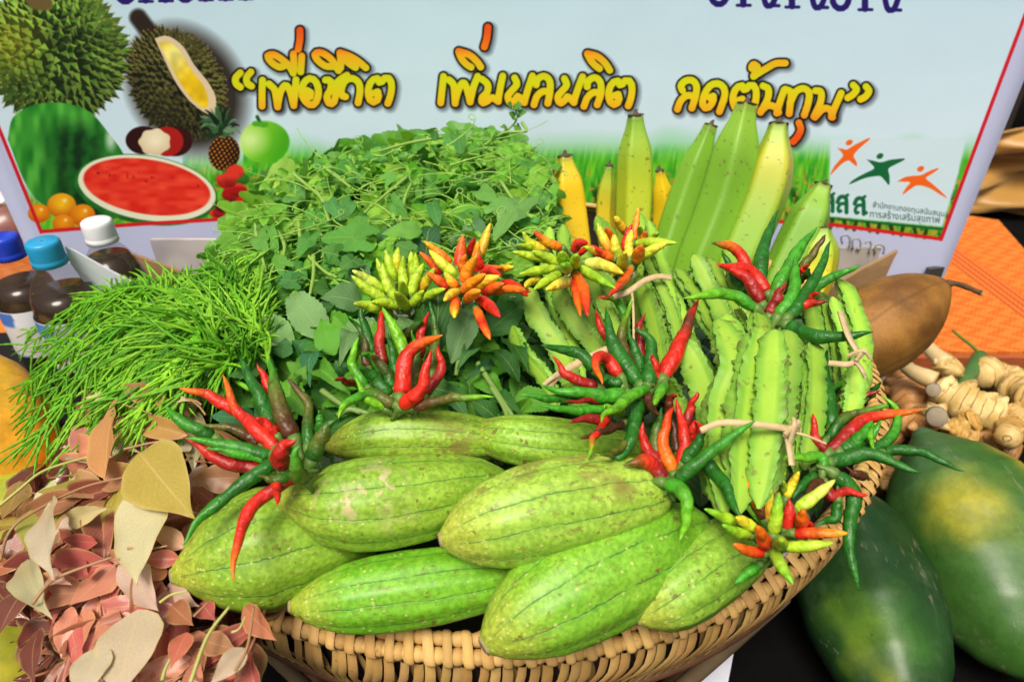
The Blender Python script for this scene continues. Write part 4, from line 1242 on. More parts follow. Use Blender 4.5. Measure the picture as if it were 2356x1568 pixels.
def bean(parent, P3, width, rg, roll=0.0, bright=1.0):
    m = 64
    P = smooth_path(P3, m)
    t = np.linspace(0, 1, m)
    L = np.linalg.norm(np.diff(P, axis=0), axis=1).sum()
    env = np.interp(t, [0, .03, .10, .25, .8, .93, .98, 1], [.12, .35, .75, 1, 1, .8, .45, .10])
    a0 = [28, 152, 208, 332]                               # four wings, two towards the viewer
    ang, kind = [], []
    for k, a in enumerate(a0):
        for da, kd in ((-26, 'b'), (-9, 'n'), (-2.6, 'w'), (2.6, 'w'), (9, 'n'), (26, 'b')):
            ang.append(math.radians(a + da)); kind.append((kd, k))
    fr = np.zeros((4, m))
    lat = np.zeros((4, m))
    for k in range(4):
        f = rg.normal(0, 1, m)
        f2 = np.convolve(rg.normal(0, 1, m + 6), np.ones(7) / 7, 'valid')
        fr[k] = .085 * f + .16 * f2
        lat[k] = np.convolve(rg.normal(0, 1, m + 4), np.ones(5) / 5, 'valid') * .20
    mult = np.zeros((m, len(ang)))
    A = np.zeros((m, len(ang)))
    col = np.zeros((m, len(ang), 3))
    body, wing, edge = np.array((.40, .70, .065)), np.array((.23, .55, .055)), np.array((.17, .27, .05))
    for j, (kd, k) in enumerate(kind):
        A[:, j] = ang[j]
        if kd == 'b':
            mult[:, j] = .50
            col[:, j] = body
        elif kd == 'n':
            mult[:, j] = .60
            col[:, j] = .6 * wing + .4 * body
        else:
            mult[:, j] = np.maximum(.45, 1.0 + fr[k])
            A[:, j] += lat[k]
            col[:, j] = np.where((fr[k] > .1)[:, None], edge, wing * .9 + .1 * edge)
    T, N, B = frames(P, up=(0, -.75, .65))
    cr, sr = math.cos(roll), math.sin(roll)
    N, B = N * cr + B * sr, B * cr - N * sr
    Rr = (width / 2 * env)[:, None] * mult
    # flattened: wings spread across the line of sight
    V = P[:, None, :] + Rr[..., None] * (np.sin(A)[..., None] * N[:, None, :] * .80 + np.cos(A)[..., None] * B[:, None, :])
    n = len(ang)
    F, U = [], []
    for i in range(m - 1):
        for j in range(n):
            k = (j + 1) % n
            F.append((i * n + j, i * n + k, (i + 1) * n + k, (i + 1) * n + j))
    cc = col.reshape(-1, 3) * bright * rg.uniform(.88, 1.1)
    o = put('bean_pod', mesh('bean_pod', V.reshape(-1, 3), F, None, cc), parent, M_BEAN)
    return o

def flat_band(pts, wd, th=.0012, m=24, up=(0, -.7, .7)):
    P = smooth_path(pts, m)
    T, N, B = frames(P, up)
    V, F = [], []
    for p, n_, b in zip(P, N, B):
        for sb, sn in ((-1, -1), (1, -1), (1, 1), (-1, 1)):
            V.append(p + b * sb * wd / 2 + n_ * sn * th / 2)
    for i in range(m - 1):
        for k in range(4):
            F.append((i * 4 + k, i * 4 + (k + 1) % 4, (i + 1) * 4 + (k + 1) % 4, (i + 1) * 4 + k))
    return V, F

def bean_bundle(label, win, pods, lift, ties, seed, toplift=.02, knots=()):
    rg = np.random.default_rng(seed)
    s = ZW[win][2]
    c = on_heap(*wpx(win, *pods[0][0][0]), lift - .02)
    t = thing('winged_bean_bundle', label, 'winged beans', c, 'bundles of winged beans')
    for i, row in enumerate(pods):
        pts, wd = row[:2]
        n = len(pts)
        ex = row[2] if len(row) > 2 else 0
        P3 = [on_heap(*wpx(win, x, y), lift + ex + (k / (n - 1)) * toplift + .0022 * i + rg.normal(0, .0022)) for k, (x, y) in enumerate(pts)]
        bean(t, P3, px2m(wd * s * 1.08, P3[0]), rg, rg.normal(0, .45), rg.uniform(.68, 1.0))
    for pts, wd, tl in ties:
        P3 = [on_heap(*wpx(win, x, y), lift + tl + .007 + .004 * math.sin(math.pi * k / (len(pts) - 1))) for k, (x, y) in enumerate(pts)]
        V, F = flat_band(P3, px2m(wd * s, P3[0]))
        put('bamboo_tie', mesh('bamboo_tie', V, F), t, M_RAFFIA)
    for (x, y, r, tl) in knots:
        q = on_heap(*wpx(win, x, y), lift + tl + .008)
        kb = MB()
        rr = px2m(r * s, q)
        for k in range(5):
            a = rg.uniform(0, 6.28)
            e = np.array([math.cos(a), .3 * math.sin(a), math.sin(a)]) * rr * rg.uniform(.7, 1.3)
            V, F = flat_band([q - e * .8 + np.array([0, -.001 * k, .002]), q + np.array([0, -.003, .003 + .001 * k]), q + e], rr * .42, .001, 8)
            kb.add(V, F)
        put('tie_knot', kb.build('tie_knot'), t, M_RAFFIA)
    return t

bean_bundle('tied winged bean bundle standing in front centre-right, tips up, thin tie round its waist', 'd', [
    ([(1650, 1170), (1640, 960), (1600, 840), (1562, 778)], 82, -.012), ([(1700, 1150), (1690, 900), (1672, 722)], 84, -.014), ([(1790, 1120), (1780, 900), (1740, 714)], 84, -.014),
    ([(1830, 1090), (1850, 900), (1835, 765)], 74, -.012), ([(1850, 1080), (1872, 930), (1872, 782)], 60, -.010),
    ([(1665, 1190), (1662, 940), (1690, 840), (1652, 735)], 92, -.004), ([(1760, 1150), (1790, 950), (1815, 760)], 88, -.004), ([(1700, 1180), (1718, 950), (1752, 755)], 100), ([(1745, 1170), (1770, 960), (1782, 758)], 78, .002)],
    .058, [([(1612, 990), (1660, 972), (1740, 976), (1800, 984), (1842, 992)], 15, .034), ([(1808, 985), (1816, 1030), (1822, 1070)], 14, .036), ([(1800, 988), (1850, 1000), (1900, 1020)], 5, .040)], 41, .026, [(1818, 990, 26, .042)])
bean_bundle('winged bean bundle leaning left with a bamboo tie, under the pale green short chillies', 'p', [
    ([(380, 1540), (330, 1380), (180, 1200), (120, 1050)], 110, -.01), ([(640, 1330), (560, 1000), (440, 700), (410, 465)], 110, -.006), ([(540, 1400), (420, 1050), (330, 750), (335, 480)], 110, -.008),
    ([(740, 1230), (640, 980), (560, 760), (500, 560)], 110, -.006), ([(500, 1500), (400, 1200), (270, 1000), (215, 830)], 140), ([(700, 1280), (560, 1120), (440, 960), (370, 830)], 130, .002), ([(560, 1560), (480, 1440), (440, 1380)], 120, -.004),
    ([(760, 1180), (690, 1030), (620, 880)], 100)],
    .022, [([(320, 1400), (380, 1335), (520, 1250), (690, 1172)], 44, .040), ([(300, 1390), (345, 1350), (400, 1330)], 24, .042)], 42, .020)
bean_bundle('winged bean bundle in the middle behind the chillies, wrapped by a pale bamboo strip', 'p', [
    ([(900, 1200), (840, 900), (720, 640), (600, 420)], 120, -.008), ([(1080, 1200), (1000, 850), (900, 620), (840, 400)], 120, -.008), ([(1180, 1180), (1060, 900), (960, 640), (900, 440)], 80, -.006),
    ([(1010, 1370), (930, 1000), (840, 760)], 124), ([(1110, 1300), (1040, 1000), (950, 780)], 84, .002), ([(780, 1130), (700, 850), (600, 720)], 90, -.004), ([(1250, 1500), (1180, 1250), (1110, 1080)], 120, .0), ([(1130, 1600), (1060, 1450), (1000, 1340)], 90, -.006)],
    .030, [([(700, 885), (790, 850), (880, 790), (960, 765), (1032, 772)], 34, .036), ([(805, 830), (815, 950), (818, 1150)], 12, .036), ([(720, 790), (770, 800), (820, 760)], 14, .034)], 43, .026)
bean_bundle('rough winged bean bundle below the green bananas with torn frilly tips', 'p', [
    ([(1300, 1150), (1180, 900), (1060, 720)], 110, -.004), ([(1420, 1180), (1270, 860), (1160, 640)], 120), ([(1480, 1100), (1340, 850), (1250, 660)], 100, .002), ([(1560, 1150), (1440, 900), (1370, 700)], 90, -.004), ([(1500, 1200), (1450, 1050), (1400, 960)], 110, .004)],
    .034, [], 44, .024)
bean_bundle('winged bean bundle at the right edge of the basket, tied twice beside the brown fruit', 'p', [
    ([(2010, 1500), (1960, 1150), (1890, 860)], 110, -.006), ([(1950, 1450), (1880, 1150), (1820, 900)], 100, -.010), ([(2060, 1500), (2040, 1180), (1960, 880)], 90), ([(2090, 1540), (2125, 1180), (2060, 900), (1985, 780)], 130, .004), ([(2050, 1580), (2080, 1450), (2090, 1290)], 120, .006)],
    .048, [([(2008, 970), (2050, 1100), (2110, 1205)], 36, .040), ([(1940, 1262), (2040, 1270), (2110, 1255)], 32, .040), ([(2090, 1250), (2130, 1300), (2150, 1345)], 26, .042)], 45, .020, [(2110, 1225, 50, .044)])

# ------------------------------------------------------------------ bananas
def banana_mat():
    m = NT('banana_peel')
    c = m.col()
    w = m.math('MULTIPLY', m.oi('Random'), 71.0)
    nz = m.noise(18, m.coord(), 3, w)
    c = m.mix(nz, m.mix(1.0, c, (.82, .86, .7), 'MULTIPLY'), m.mix(1.0, c, (1.15, 1.1, 1.1), 'MULTIPLY'))
    sp = m.math('SUBTRACT', 1.0, m.step(m.vor(110, m.coord(), w), .12, .22))
    pk = m.math('LESS_THAN', m.xyz(m.vor(110, m.coord(), w, 'Color'))[1], .40)
    c = m.mix(m.math('MULTIPLY', m.math('MULTIPLY', sp, pk), .75), c, (.10, .075, .015))
    sc = m.step(m.noise(50, m.comb(m.math('MULTIPLY', m.xyz(m.coord())[0], .5), m.xyz(m.coord())[1], m.math('MULTIPLY', m.xyz(m.coord())[2], .15)), 4, w), .70, .74)
    c = m.mix(m.math('MULTIPLY', sc, .45), c, (.16, .12, .03))
    c = m.mix(m.math('MULTIPLY', m.step(m.noise(140, m.coord(), 3, w), .63, .67), .7), c, (.12, .09, .02))
    c = m.mix(m.math('MULTIPLY', m.step(m.uv()[0], .95, .99), .6), c, (.14, .16, .03))
    m.set(color=c, rough=.46, normal=m.bump(m.noise(80, m.coord(), 3, w), .15, .001), spec=.4)
    return m.mat
M_BANANA = banana_mat()
M_BTIP = plain('dry_banana_tip', (.07, .05, .025), .8, 200, .5, .5)

def banana(parent, P3, width, cols, seed, label=None):
    rg = np.random.default_rng(seed)
    m, n = 34, 40
    P = smooth_path(P3, m)
    t = np.linspace(0, 1, m)
    R = np.interp(t, [0, .10, .25, .5, .74, .83, .885, .93, .965, 1.0], [.5, .8, .95, 1, .97, .86, .66, .45, .40, .41]) * width / 2
    R = np.convolve(np.pad(R, 2, 'edge'), np.ones(5) / 5, 'valid')
    R[-1] = .40 * width / 2
    th = np.linspace(0, 2 * math.pi, n, endpoint=False)
    ph = rg.uniform(0, 6.28)
    sec = .86 / np.cos(((th + ph) % (2 * math.pi / 5)) - math.pi / 5) * 1.0 + .0
    V, F, U, tv = sweep(P, R, n, np.broadcast_to(sec, (m, n)))
    cs = np.array(cols)
    col = np.stack([np.interp(tv, np.linspace(.2, 1, len(cs)), cs[:, k]) for k in range(3)], 1)
    o = put('banana', mesh('banana', V, F, U, col), parent, M_BANANA, label=label)
    d = P[-1] - P[-3]
    d /= np.linalg.norm(d)
    V, F, U, tv = sweep([P[-1] - d * .0006, P[-1] + d * .0006, P[-1] + d * .0012, P[-1] + d * .0018, P[-1] + d * .0045, P[-1] + d * .007 + np.array([.0015, 0, 0])], np.array([.415, .41, .36, .14, .10, .05]) * width / 2, 12, 1 + .06 * rg.normal(0, 1, (6, 12)))
    put('dry_tip', mesh('dry_tip', V, F, U), o, M_BTIP)
    return o
GB, GB2, YB_, YB2 = (.165, .37, .028), (.235, .44, .036), (.76, .52, .010), (.42, .52, .025)
t = thing('banana_hand', 'hand of tall green bananas standing behind the beans, two of them turning yellow', 'bananas', on_y(1600, 690, .80), 'hands of bananas')
for i, (pts, wd, cols, ys) in enumerate([
        ([(1500, 690), (1575, 460), (1636, 288)], 78, (GB, GB, GB, GB), (.83, .90, .93)), ([(1566, 700), (1665, 460), (1718, 238)], 112, (GB, GB, GB, GB2), (.80, .865, .90)),
        ([(1650, 690), (1758, 450), (1792, 284)], 108, (GB2, GB2, (.30, .44, .04), (.50, .50, .04), GB2), (.79, .85, .885)), ([(1756, 720), (1840, 550), (1895, 425)], 98, (GB, GB, GB, GB2), (.775, .82, .85)),
        ([(1826, 740), (1876, 630), (1893, 522)], 88, (YB_, (.72, .62, .04), YB2, GB2), (.765, .79, .81))]):
    banana(t, [on_y(x, y, Y) for (x, y), Y in zip(pts, ys)], px2m(wd, on_y(*pts[1], ys[1])), cols, 50 + i, 'banana with a yellow side' if i in (2, 4) else None)
V, F, U, tv = sweep(smooth_path([on_y(1520, 730, .80), on_y(1640, 745, .79), on_y(1800, 760, .77)], 10), .018, 10)
put('crown', mesh('crown', V, F, U), t, plain('banana_crown', (.16, .22, .05), .6))
t = thing('banana_hand', 'smaller hand of bananas left of the tall green ones, one fully yellow', 'bananas', on_y(1400, 640, .83), 'hands of bananas')
for i, (pts, wd, cols, ys) in enumerate([
        ([(1405, 640), (1392, 500), (1402, 380)], 46, (YB_, (.7, .55, .03), GB2), (.90, .93, .94)), ([(1500, 640), (1525, 500), (1517, 392)], 52, (YB_, YB_, YB_), (.89, .92, .93)),
        ([(1335, 640), (1310, 480), (1300, 358)], 90, (YB_, YB_, YB_, YB_, (.5, .5, .03)), (.83, .87, .885)), ([(1452, 660), (1462, 450), (1463, 264)], 88, (GB2, YB2, YB2, (.30, .46, .03), GB), (.83, .88, .905))]):
    banana(t, [on_y(x, y, Y) for (x, y), Y in zip(pts, ys)], px2m(wd, on_y(*pts[1], ys[1])), cols, 60 + i, 'yellow banana' if i in (1, 2) else None)
V, F, U, tv = sweep(smooth_path([on_y(1330, 670, .84), on_y(1420, 690, .84), on_y(1510, 680, .87)], 10), .015, 10)
put('crown', mesh('crown', V, F, U), t, plain('banana_crown', (.16, .22, .05), .6))

# ------------------------------------------------------------------ papayas
def papaya_mat():
    m = NT('papaya_skin')
    c = m.col()
    w = m.math('MULTIPLY', m.oi('Random'), 45.0)
    oc = m.coord()
    nz = m.noise(10, oc, 4, w)
    c = m.mix(nz, m.mix(1.0, c, (.62, .70, .6), 'MULTIPLY'), m.mix(1.0, c, (1.3, 1.2, 1.2), 'MULTIPLY'))
    c = m.mix(1.0, c, m.mix(m.step(m.noise(70, oc, 6, w, .7), .36, .64), (.84, .86, .8), (1.15, 1.12, 1.12)), 'MULTIPLY')
    c = m.mix(m.math('MULTIPLY', m.step(m.noise(24, oc, 6, w, .7), .52, .70), .14), c, (.20, .28, .15))
    v_ = m.xyz(oc)
    st = m.comb(m.math('MULTIPLY', v_[0], 2.0), m.math('MULTIPLY', v_[1], .5), v_[2])
    sc = m.math('MULTIPLY', m.step(m.noise(70, st, 5, w, .7), .58, .64), m.step(m.noise(16, oc, 2, w), .45, .6))
    c = m.mix(m.math('MULTIPLY', sc, .40), c, (.26, .24, .15))
    dt = m.math('MULTIPLY', m.math('SUBTRACT', 1.0, m.step(m.vor(60, oc, w), .05, .10)), m.math('LESS_THAN', m.xyz(m.vor(60, oc, w, 'Color'))[0], .2))
    c = m.mix(m.math('MULTIPLY', dt, .8), c, (.03, .03, .01))
    m.set(color=c, rough=m.remap(nz, .3, .7, .38, .54), normal=m.bump(m.noise(45, oc, 5, w, .7), .25, .002), spec=.5)
    return m.mat
M_PAPAYA = papaya_mat()

def papaya(label, P3, r, prof, base, patches, seed, nub=True, scar=True):
    rg = np.random.default_rng(seed)
    m, n = 110, 110
    P = smooth_path(P3, m)
    t_ = np.linspace(0, 1, m)
    ts = np.linspace(0, 1, 200)
    rs = np.interp(ts, [a for a, b in prof], [b for a, b in prof])
    ker = np.hanning(11); ker /= ker.sum()
    rs2 = np.convolve(np.pad(rs, 5, 'edge'), ker, 'valid')
    rs2 = np.where((ts < .03) | (ts > .97), rs, rs2)
    R = np.interp(t_, ts, rs2) * r
    th = np.linspace(0, 2 * math.pi, n, endpoint=False)
    mult = 1 + (.034 * np.cos(5 * th + rg.uniform(0, 6)))[None, :] * np.ones((m, 1)) + .012 * np.sin(3 * t_ * 2 + 1)[:, None] * np.cos(2 * th)[None, :]
    V, F, U, tv = sweep(P, R, n, mult)
    col = np.tile(np.array(base), (len(V), 1)).astype(float)
    for q, rad, cc, k in patches:
        dn = np.array([math.sin(90 * v[0] + 3 * seed) * math.sin(110 * v[1] + 1) + .6 * math.sin(210 * v[2] + 60 * v[0]) for v in V])
        s = np.clip(1.35 - np.linalg.norm(V - q, axis=1) / rad + .12 * dn, 0, 1) * k
        s = s * s * (3 - 2 * s)
        col = col * (1 - s[:, None]) + np.array(cc) * s[:, None]
    t = thing('papaya', label, 'papaya', P[m // 2] - np.array([0, 0, r]), 'papayas around the basket')
    put('skin', mesh('skin', V, F, U, col), t, M_PAPAYA)
    d = P[0] - P[2]; d /= np.linalg.norm(d)
    if nub:
        V, F, U, tv = sweep([P[0] - d * .012, P[0] - d * .002, P[0] + d * .006, P[0] + d * .008], np.array([.020, .016, .010, .006]), 12)
        put('stem_stub', mesh('stem_stub', V, F, U), t, plain('papaya_stub', (.05, .13, .04), .5))
    if scar:
        d = P[-1] - P[-3]; d /= np.linalg.norm(d)
        V, F, U, tv = sweep([P[-1] - d * .006, P[-1] + d * .001, P[-1] + d * .003], np.array([.010, .009, .004]), 12, 1 + .1 * rg.normal(0, 1, (3, 12)))
        put('blossom_scar', mesh('blossom_scar', V, F, U), t, M_SCARIN)
    return t
PPR = [(0, .10), (.02, .20), (.08, .40), (.16, .66), (.28, .90), (.45, 1.0), (.65, .96), (.82, .76), (.92, .52), (.98, .25), (1, .10)]
pa, pb, pc = on_z(2122, 1000, -.215), on_z(2262, 1250, -.262), on_z(2396, 1560, -.285)
papaya('big green papaya at far right with a yellow blush near its top', [pa, (pa + pc) / 2 * .35 + pb * .65, pc], px2m(176, pb), PPR, (.042, .130, .020),  # base green darkened to carry the light falling off at this edge
       [(on_z(2215, 1135, -.165), .058, (.46, .42, .03), .62), (on_z(2350, 1090, -.20), .05, (.62, .46, .03), .8), (on_z(2130, 1090, -.2), .05, (.07, .19, .07), .6), (on_z(2329, 1513, -.21), .022, (.33, .32, .03), .8), (on_z(2329, 1513, -.21), .008, (.015, .012, .008), 1.0)], 71)
pa, pb, pc = on_z(1925, 1105, -.25), on_z(1985, 1350, -.275), on_z(2095, 1680, -.285)
papaya('dark green papaya right under the basket rim with a yellow streak low on it', [pa, pb, pc], px2m(150, pb), PPR, (.011, .048, .010),  # base darkened here too for the falloff of light
       [(on_z(1925, 1400, -.205), .05, (.14, .27, .02), .8), (on_z(1975, 1480, -.205), .05, (.34, .38, .02), .9), (on_z(2025, 1560, -.205), .05, (.44, .42, .02), .95), (on_z(2060, 1640, -.205), .06, (.40, .38, .02), .8), (on_z(2070, 1450, -.21), .06, (.05, .17, .02), .6), (on_z(1950, 1440, -.22), .03, (.12, .24, .02), .6)], 72)
YP = [(0, .12), (.03, .30), (.10, .60), (.22, .88), (.4, 1.0), (.6, .97), (.8, .75), (.92, .48), (1, .12)]
c0 = on_z(-50, 1000, -.13)
papaya('ripe orange yellow papaya at the left edge under the feathery greens', [c0 + np.array([-.10, .08, .02]), c0, c0 + np.array([.09, -.06, -.02])], px2m(165, c0), YP, (.72, .36, .02), [(c0 + np.array([0, 0, .09]), .07, (.66, .46, .04), .6)], 73, False, False)
c1 = on_z(235, 1085, -.155)
papaya('small orange papaya peeping between feathery greens and pink leaves', [c1 + np.array([-.05, .07, .0]), c1, c1 + np.array([.06, -.05, -.01])], px2m(85, c1), YP, (.70, .28, .02), [], 74, False, False)
c2 = on_z(20, 1175, -.17)
papaya('greenish yellow papaya lying at the left edge below the ripe one', [c2 + np.array([-.10, .02, 0]), c2, c2 + np.array([.10, .02, 0])], px2m(95, c2), YP, (.44, .42, .03), [(c2 + np.array([.03, 0, .05]), .04, (.30, .38, .03), .7)], 75, False, False)
c3 = on_z(5, 1500, -.17)
papaya('yellow green papaya in the bottom left corner behind pink leaves', [c3 + np.array([-.10, .08, 0]), c3, c3 + np.array([.08, -.10, 0])], px2m(125, c3), YP, (.46, .40, .03), [(c3 + np.array([.03, -.02, .05]), .05, (.25, .30, .03), .6)], 76, False, False)

# ------------------------------------------------------------------ big brown fruit
def brown_fruit():
    m = NT('brown_fruit_skin')
    w = m.math('MULTIPLY', m.oi('Random'), 13.0)
    u, v = m.uv()
    oc = m.coord()
    nz = m.noise(22, oc, 4, w)
    c = m.mix(m.step(nz, .3, .7), (.13, .055, .010), (.33, .155, .028))
    fi = m.noise(340, oc, 3, w)
    c = m.mix(1.0, c, m.mix(fi, (.66, .66, .66), (1.25, 1.25, 1.25)), 'MULTIPLY')
    s = m.math('ABSOLUTE', m.math('SUBTRACT', m.math('FRACT', m.math('MULTIPLY', m.math('ADD', v, m.math('MULTIPLY', m.math('SUBTRACT', m.noise(20, oc, 2, w), .5), .03)), 5.0)), .5))
    c = m.mix(m.math('MULTIPLY', m.math('SUBTRACT', 1.0, m.step(s, .0, .05)), .35), c, (.05, .02, .01))
    c = m.mix(m.step(u, .93, .99), c, (.05, .025, .018))
    m.set(color=c, rough=.6, normal=m.bump(fi, .35, .0012), spec=.3)
    rg = np.random.default_rng(3)
    P = smooth_path([on_y(1850, 862, .74), on_y(2036, 742, .78), on_y(2180, 651, .81)], 48)
    tt = np.linspace(0, 1, 48)
    R = np.interp(tt, [0, .04, .14, .3, .5, .68, .82, .91, .96, .99, 1], [.10, .3, .62, .9, 1, .92, .70, .45, .27, .14, .06]) * px2m(104, P[24])
    R[4:-4] = np.convolve(R, np.ones(5) / 5, 'same')[4:-4]
    th = np.linspace(0, 2 * math.pi, 40, endpoint=False)
    mult = 1 + .02 * np.cos(5 * th)[None, :] * np.ones((48, 1))
    V, F, U, tv = sweep(P, R, 40, mult)
    t = thing('brown_fruit', 'large rough brown fruit with a dry stalk leaning on the right side of the basket', 'fruit', P[0])
    put('skin', mesh('skin', V, F, U), t, m.mat)
    e = P[-1]
    V, F, U, tv = sweep(smooth_path([e - (e - P[-3]) * .3, on_y(2200, 652, .812), on_y(2228, 662, .812), on_y(2256, 674, .81)], 14), np.interp(np.linspace(0, 1, 14), [0, .2, .9, 1], [.0058, .0038, .0034, .0036]), 9, 1 + .08 * rg.normal(0, 1, (14, 9)))
    s_ = put('stalk', mesh('stalk', V, F, U), t, plain('dry_stalk', (.11, .055, .02), .75, 200, .4, .5))
    V, F, U, tv = sweep([on_y(2254, 673, .81), on_y(2259, 676, .81)], [.0033, .003], 9)
    put('cut_end', mesh('cut_end', V, F, U), s_, plain('pale_wood', (.55, .40, .22), .7))
brown_fruit()

# ------------------------------------------------------------------ galangal roots
def root_mat():
    m = NT('root_skin')
    w = m.math('MULTIPLY', m.oi('Random'), 23.0)
    u, v = m.uv()
    oc = m.coord()
    c = m.mix(m.step(m.noise(22, oc, 4, w), .35, .65), (.50, .33, .095), (.72, .56, .26))
    c = m.mix(1.0, c, m.oi('Color'), 'MULTIPLY')
    rg_ = m.math('FRACT', m.math('MULTIPLY', m.math('ADD', u, m.math('MULTIPLY', m.noise(30, oc, 2, w), .16)), 9.0))
    ln = m.math('SUBTRACT', 1.0, m.step(m.math('ABSOLUTE', m.math('SUBTRACT', rg_, .5)), .01, .07))
    c = m.mix(m.math('MULTIPLY', ln, m.step(m.noise(50, oc, 3, w), .34, .54)), c, (.15, .065, .018))
    c = m.mix(m.math('MULTIPLY', m.step(m.noise(70, oc, 4, w), .58, .70), .65), c, (.22, .10, .03))
    m.set(color=c, rough=.5, normal=m.bump(m.math('ADD', m.math('MULTIPLY', ln, -1.0), m.noise(90, oc, 3, w)), .5, .002), spec=.4)
    return m.mat
M_ROOT = root_mat()
M_SHOOT = plain('root_shoot', (.62, .47, .22), .45, 40, .2)
M_CUT = plain('cut_root', (.30, .25, .17), .8, 120, .3)
def root(label, segs, z, tint=(1, 1, 1), shoots=(), cuts=(), seed=0):
    rg = np.random.default_rng(seed)
    q = on_z(*wpx('n', *segs[0][0][0]), z)
    t = thing('galangal_root', label, 'root', q - np.array([0, 0, .03]), 'knobbly roots heaped on the right')
    for i, (pts, wd) in enumerate(segs):
        m = 30
        P = smooth_path([on_z(*wpx('n', x, y), z + (.01 * k if i % 2 else -.005 * k)) for k, (x, y) in enumerate(pts)], m)
        tt = np.linspace(0, 1, m)
        R = np.interp(tt, [0, .06, .2, .5, .85, .95, 1], [.35, .8, .95, 1, .95, .72, .25]) * px2m(wd * .3607, P[0]) / 2 * 1.12
        R = R * (1 + .022 * np.cos(2 * math.pi * 9 * tt + rg.uniform(0, 6)) + .11 * np.sin(14 * tt + rg.uniform(0, 6)) + .07 * np.sin(23 * tt + rg.uniform(0, 6)))
        for kk in range(3):                                # budding knobs
            jj = int(rg.uniform(5, 24))
            dk_ = rg.normal(0, 1, 3) * np.array([1, .7, .8]) + np.array([0, -.5, .5]); dk_ /= np.linalg.norm(dk_)
            kp = smooth_path([P[jj], P[jj] + dk_ * R[jj] * .9, P[jj] + dk_ * R[jj] * 1.45], 10)
            V, F, U, tv = sweep(kp, np.array([.7, .72, .72, .70, .66, .6, .52, .42, .28, .1]) * R[jj] * rg.uniform(.6, .95), 14)
            put('knob', mesh('knob', V, F, U), t, M_ROOT, tint)
        V, F, U, tv = sweep(P, R, 18, 1 + .045 * rg.normal(0, 1, (m, 18)))
        put('rhizome', mesh('rhizome', V, F, U), t, M_ROOT, tint)
    for pts, w0, w1 in shoots:
        P = smooth_path([on_z(*wpx('n', x, y), z + .02) for x, y in pts], 14)
        V, F, U, tv = sweep(P, np.linspace(px2m(w0 * .3607, P[0]) / 2, px2m(w1 * .3607, P[0]) / 2, 14) * (1 + .03 * rg.normal(0, 1, 14)), 12)
        put('shoot', mesh('shoot', V, F, U), t, M_SHOOT)
    for (x, y), rad, d in cuts:
        p = on_z(*wpx('n', x, y), z + .022)
        d = np.array(d, float); d /= np.linalg.norm(d)
        r = px2m(rad * .3607, p)
        V, F, U, tv = sweep([p - d * .012, p, p + d * .001], [r * 1.02, r, r * .9], 16)
        put('cut_face', mesh('cut_face', V, F, U), t, M_CUT)
    return t
root('pale knobbly root with two thick shoots pointing up-left behind the papaya', [([(1260, 760), (1400, 850), (1560, 920), (1690, 960)], 210), ([(1330, 700), (1350, 640), (1400, 600)], 160), ([(1290, 930), (1250, 960), (1230, 990)], 150)], -.235, (1.05, 1.05, 1.0),
     [([(1165, 455), (1240, 540), (1330, 620)], 62, 110), ([(1015, 585), (1120, 670), (1260, 730)], 62, 120)], [((1275, 965), 62, (-.5, -1, .35)), ((1250, 790), 42, (-.6, -.8, .4))], 81)
root('yellow knobbly root cut off by the right edge of the picture', [([(1530, 700), (1640, 690), (1760, 760), (1900, 830)], 190), ([(1700, 740), (1830, 800), (1940, 860)], 190)], -.24, (.95, .88, .75), (), (), 82)
root('thick stained root lying at the right edge below the yellow one', [([(1690, 930), (1790, 990), (1930, 1060)], 200), ([(1760, 1000), (1740, 1060), (1720, 1100)], 130)], -.25, (.85, .75, .6), (), (), 83)
root('pinkish brown root half hidden beside the basket', [([(1030, 700), (1090, 830), (1140, 960)], 190), ([(1080, 960), (1160, 1010), (1250, 1030)], 150)], -.27, (.92, .62, .50), (), (), 84)
root('small rounded yellow root just above the big papaya', [([(1330, 1040), (1420, 1060), (1510, 1080)], 150), ([(1400, 1010), (1480, 990), (1540, 970)], 120)], -.25, (1.0, .86, .6), (), (), 85)
root('dark brown root to the right of the papaya top', [([(1540, 1130), (1640, 1150), (1790, 1220)], 180)], -.28, (.55, .40, .30), (), (), 86)
root('brown shadowed root low between basket and papayas', [([(880, 1240), (960, 1330), (1000, 1450)], 200), ([(960, 1300), (1030, 1280), (1080, 1260)], 150)], -.30, (.62, .48, .36), (), (), 87)
root('dim brown root under the rim beside the hanging chillies', [([(880, 950), (960, 1060), (1040, 1130)], 190)], -.29, (.6, .4, .32), (), (), 88)
t = thing('green_pod', 'long dull green pod with a thin stalk lying behind the roots', 'pod', on_z(*wpx('n', 1420, 770), -.25))
P = smooth_path([on_z(*wpx('n', x, y), -.235) for x, y in ((1400, 800), (1480, 690), (1560, 560))], 20)
V, F, U, tv = sweep(P, np.interp(np.linspace(0, 1, 20), [0, .3, .9, 1], [.25, .9, 1, .6]) * px2m(52 * .3607, P[0]), 10)
put('pod_skin', mesh('pod_skin', V, F, U), t, plain('dull_green', (.06, .15, .035), .5, 30, .3))
P = smooth_path([on_z(*wpx('n', x, y), -.23) for x, y in ((1555, 565), (1500, 510), (1450, 470), (1375, 410))], 14)
V, F, U, tv = sweep(P, np.linspace(.003, .0022, 14), 7)
put('stalk', mesh('stalk', V, F, U), t, M_STEM)
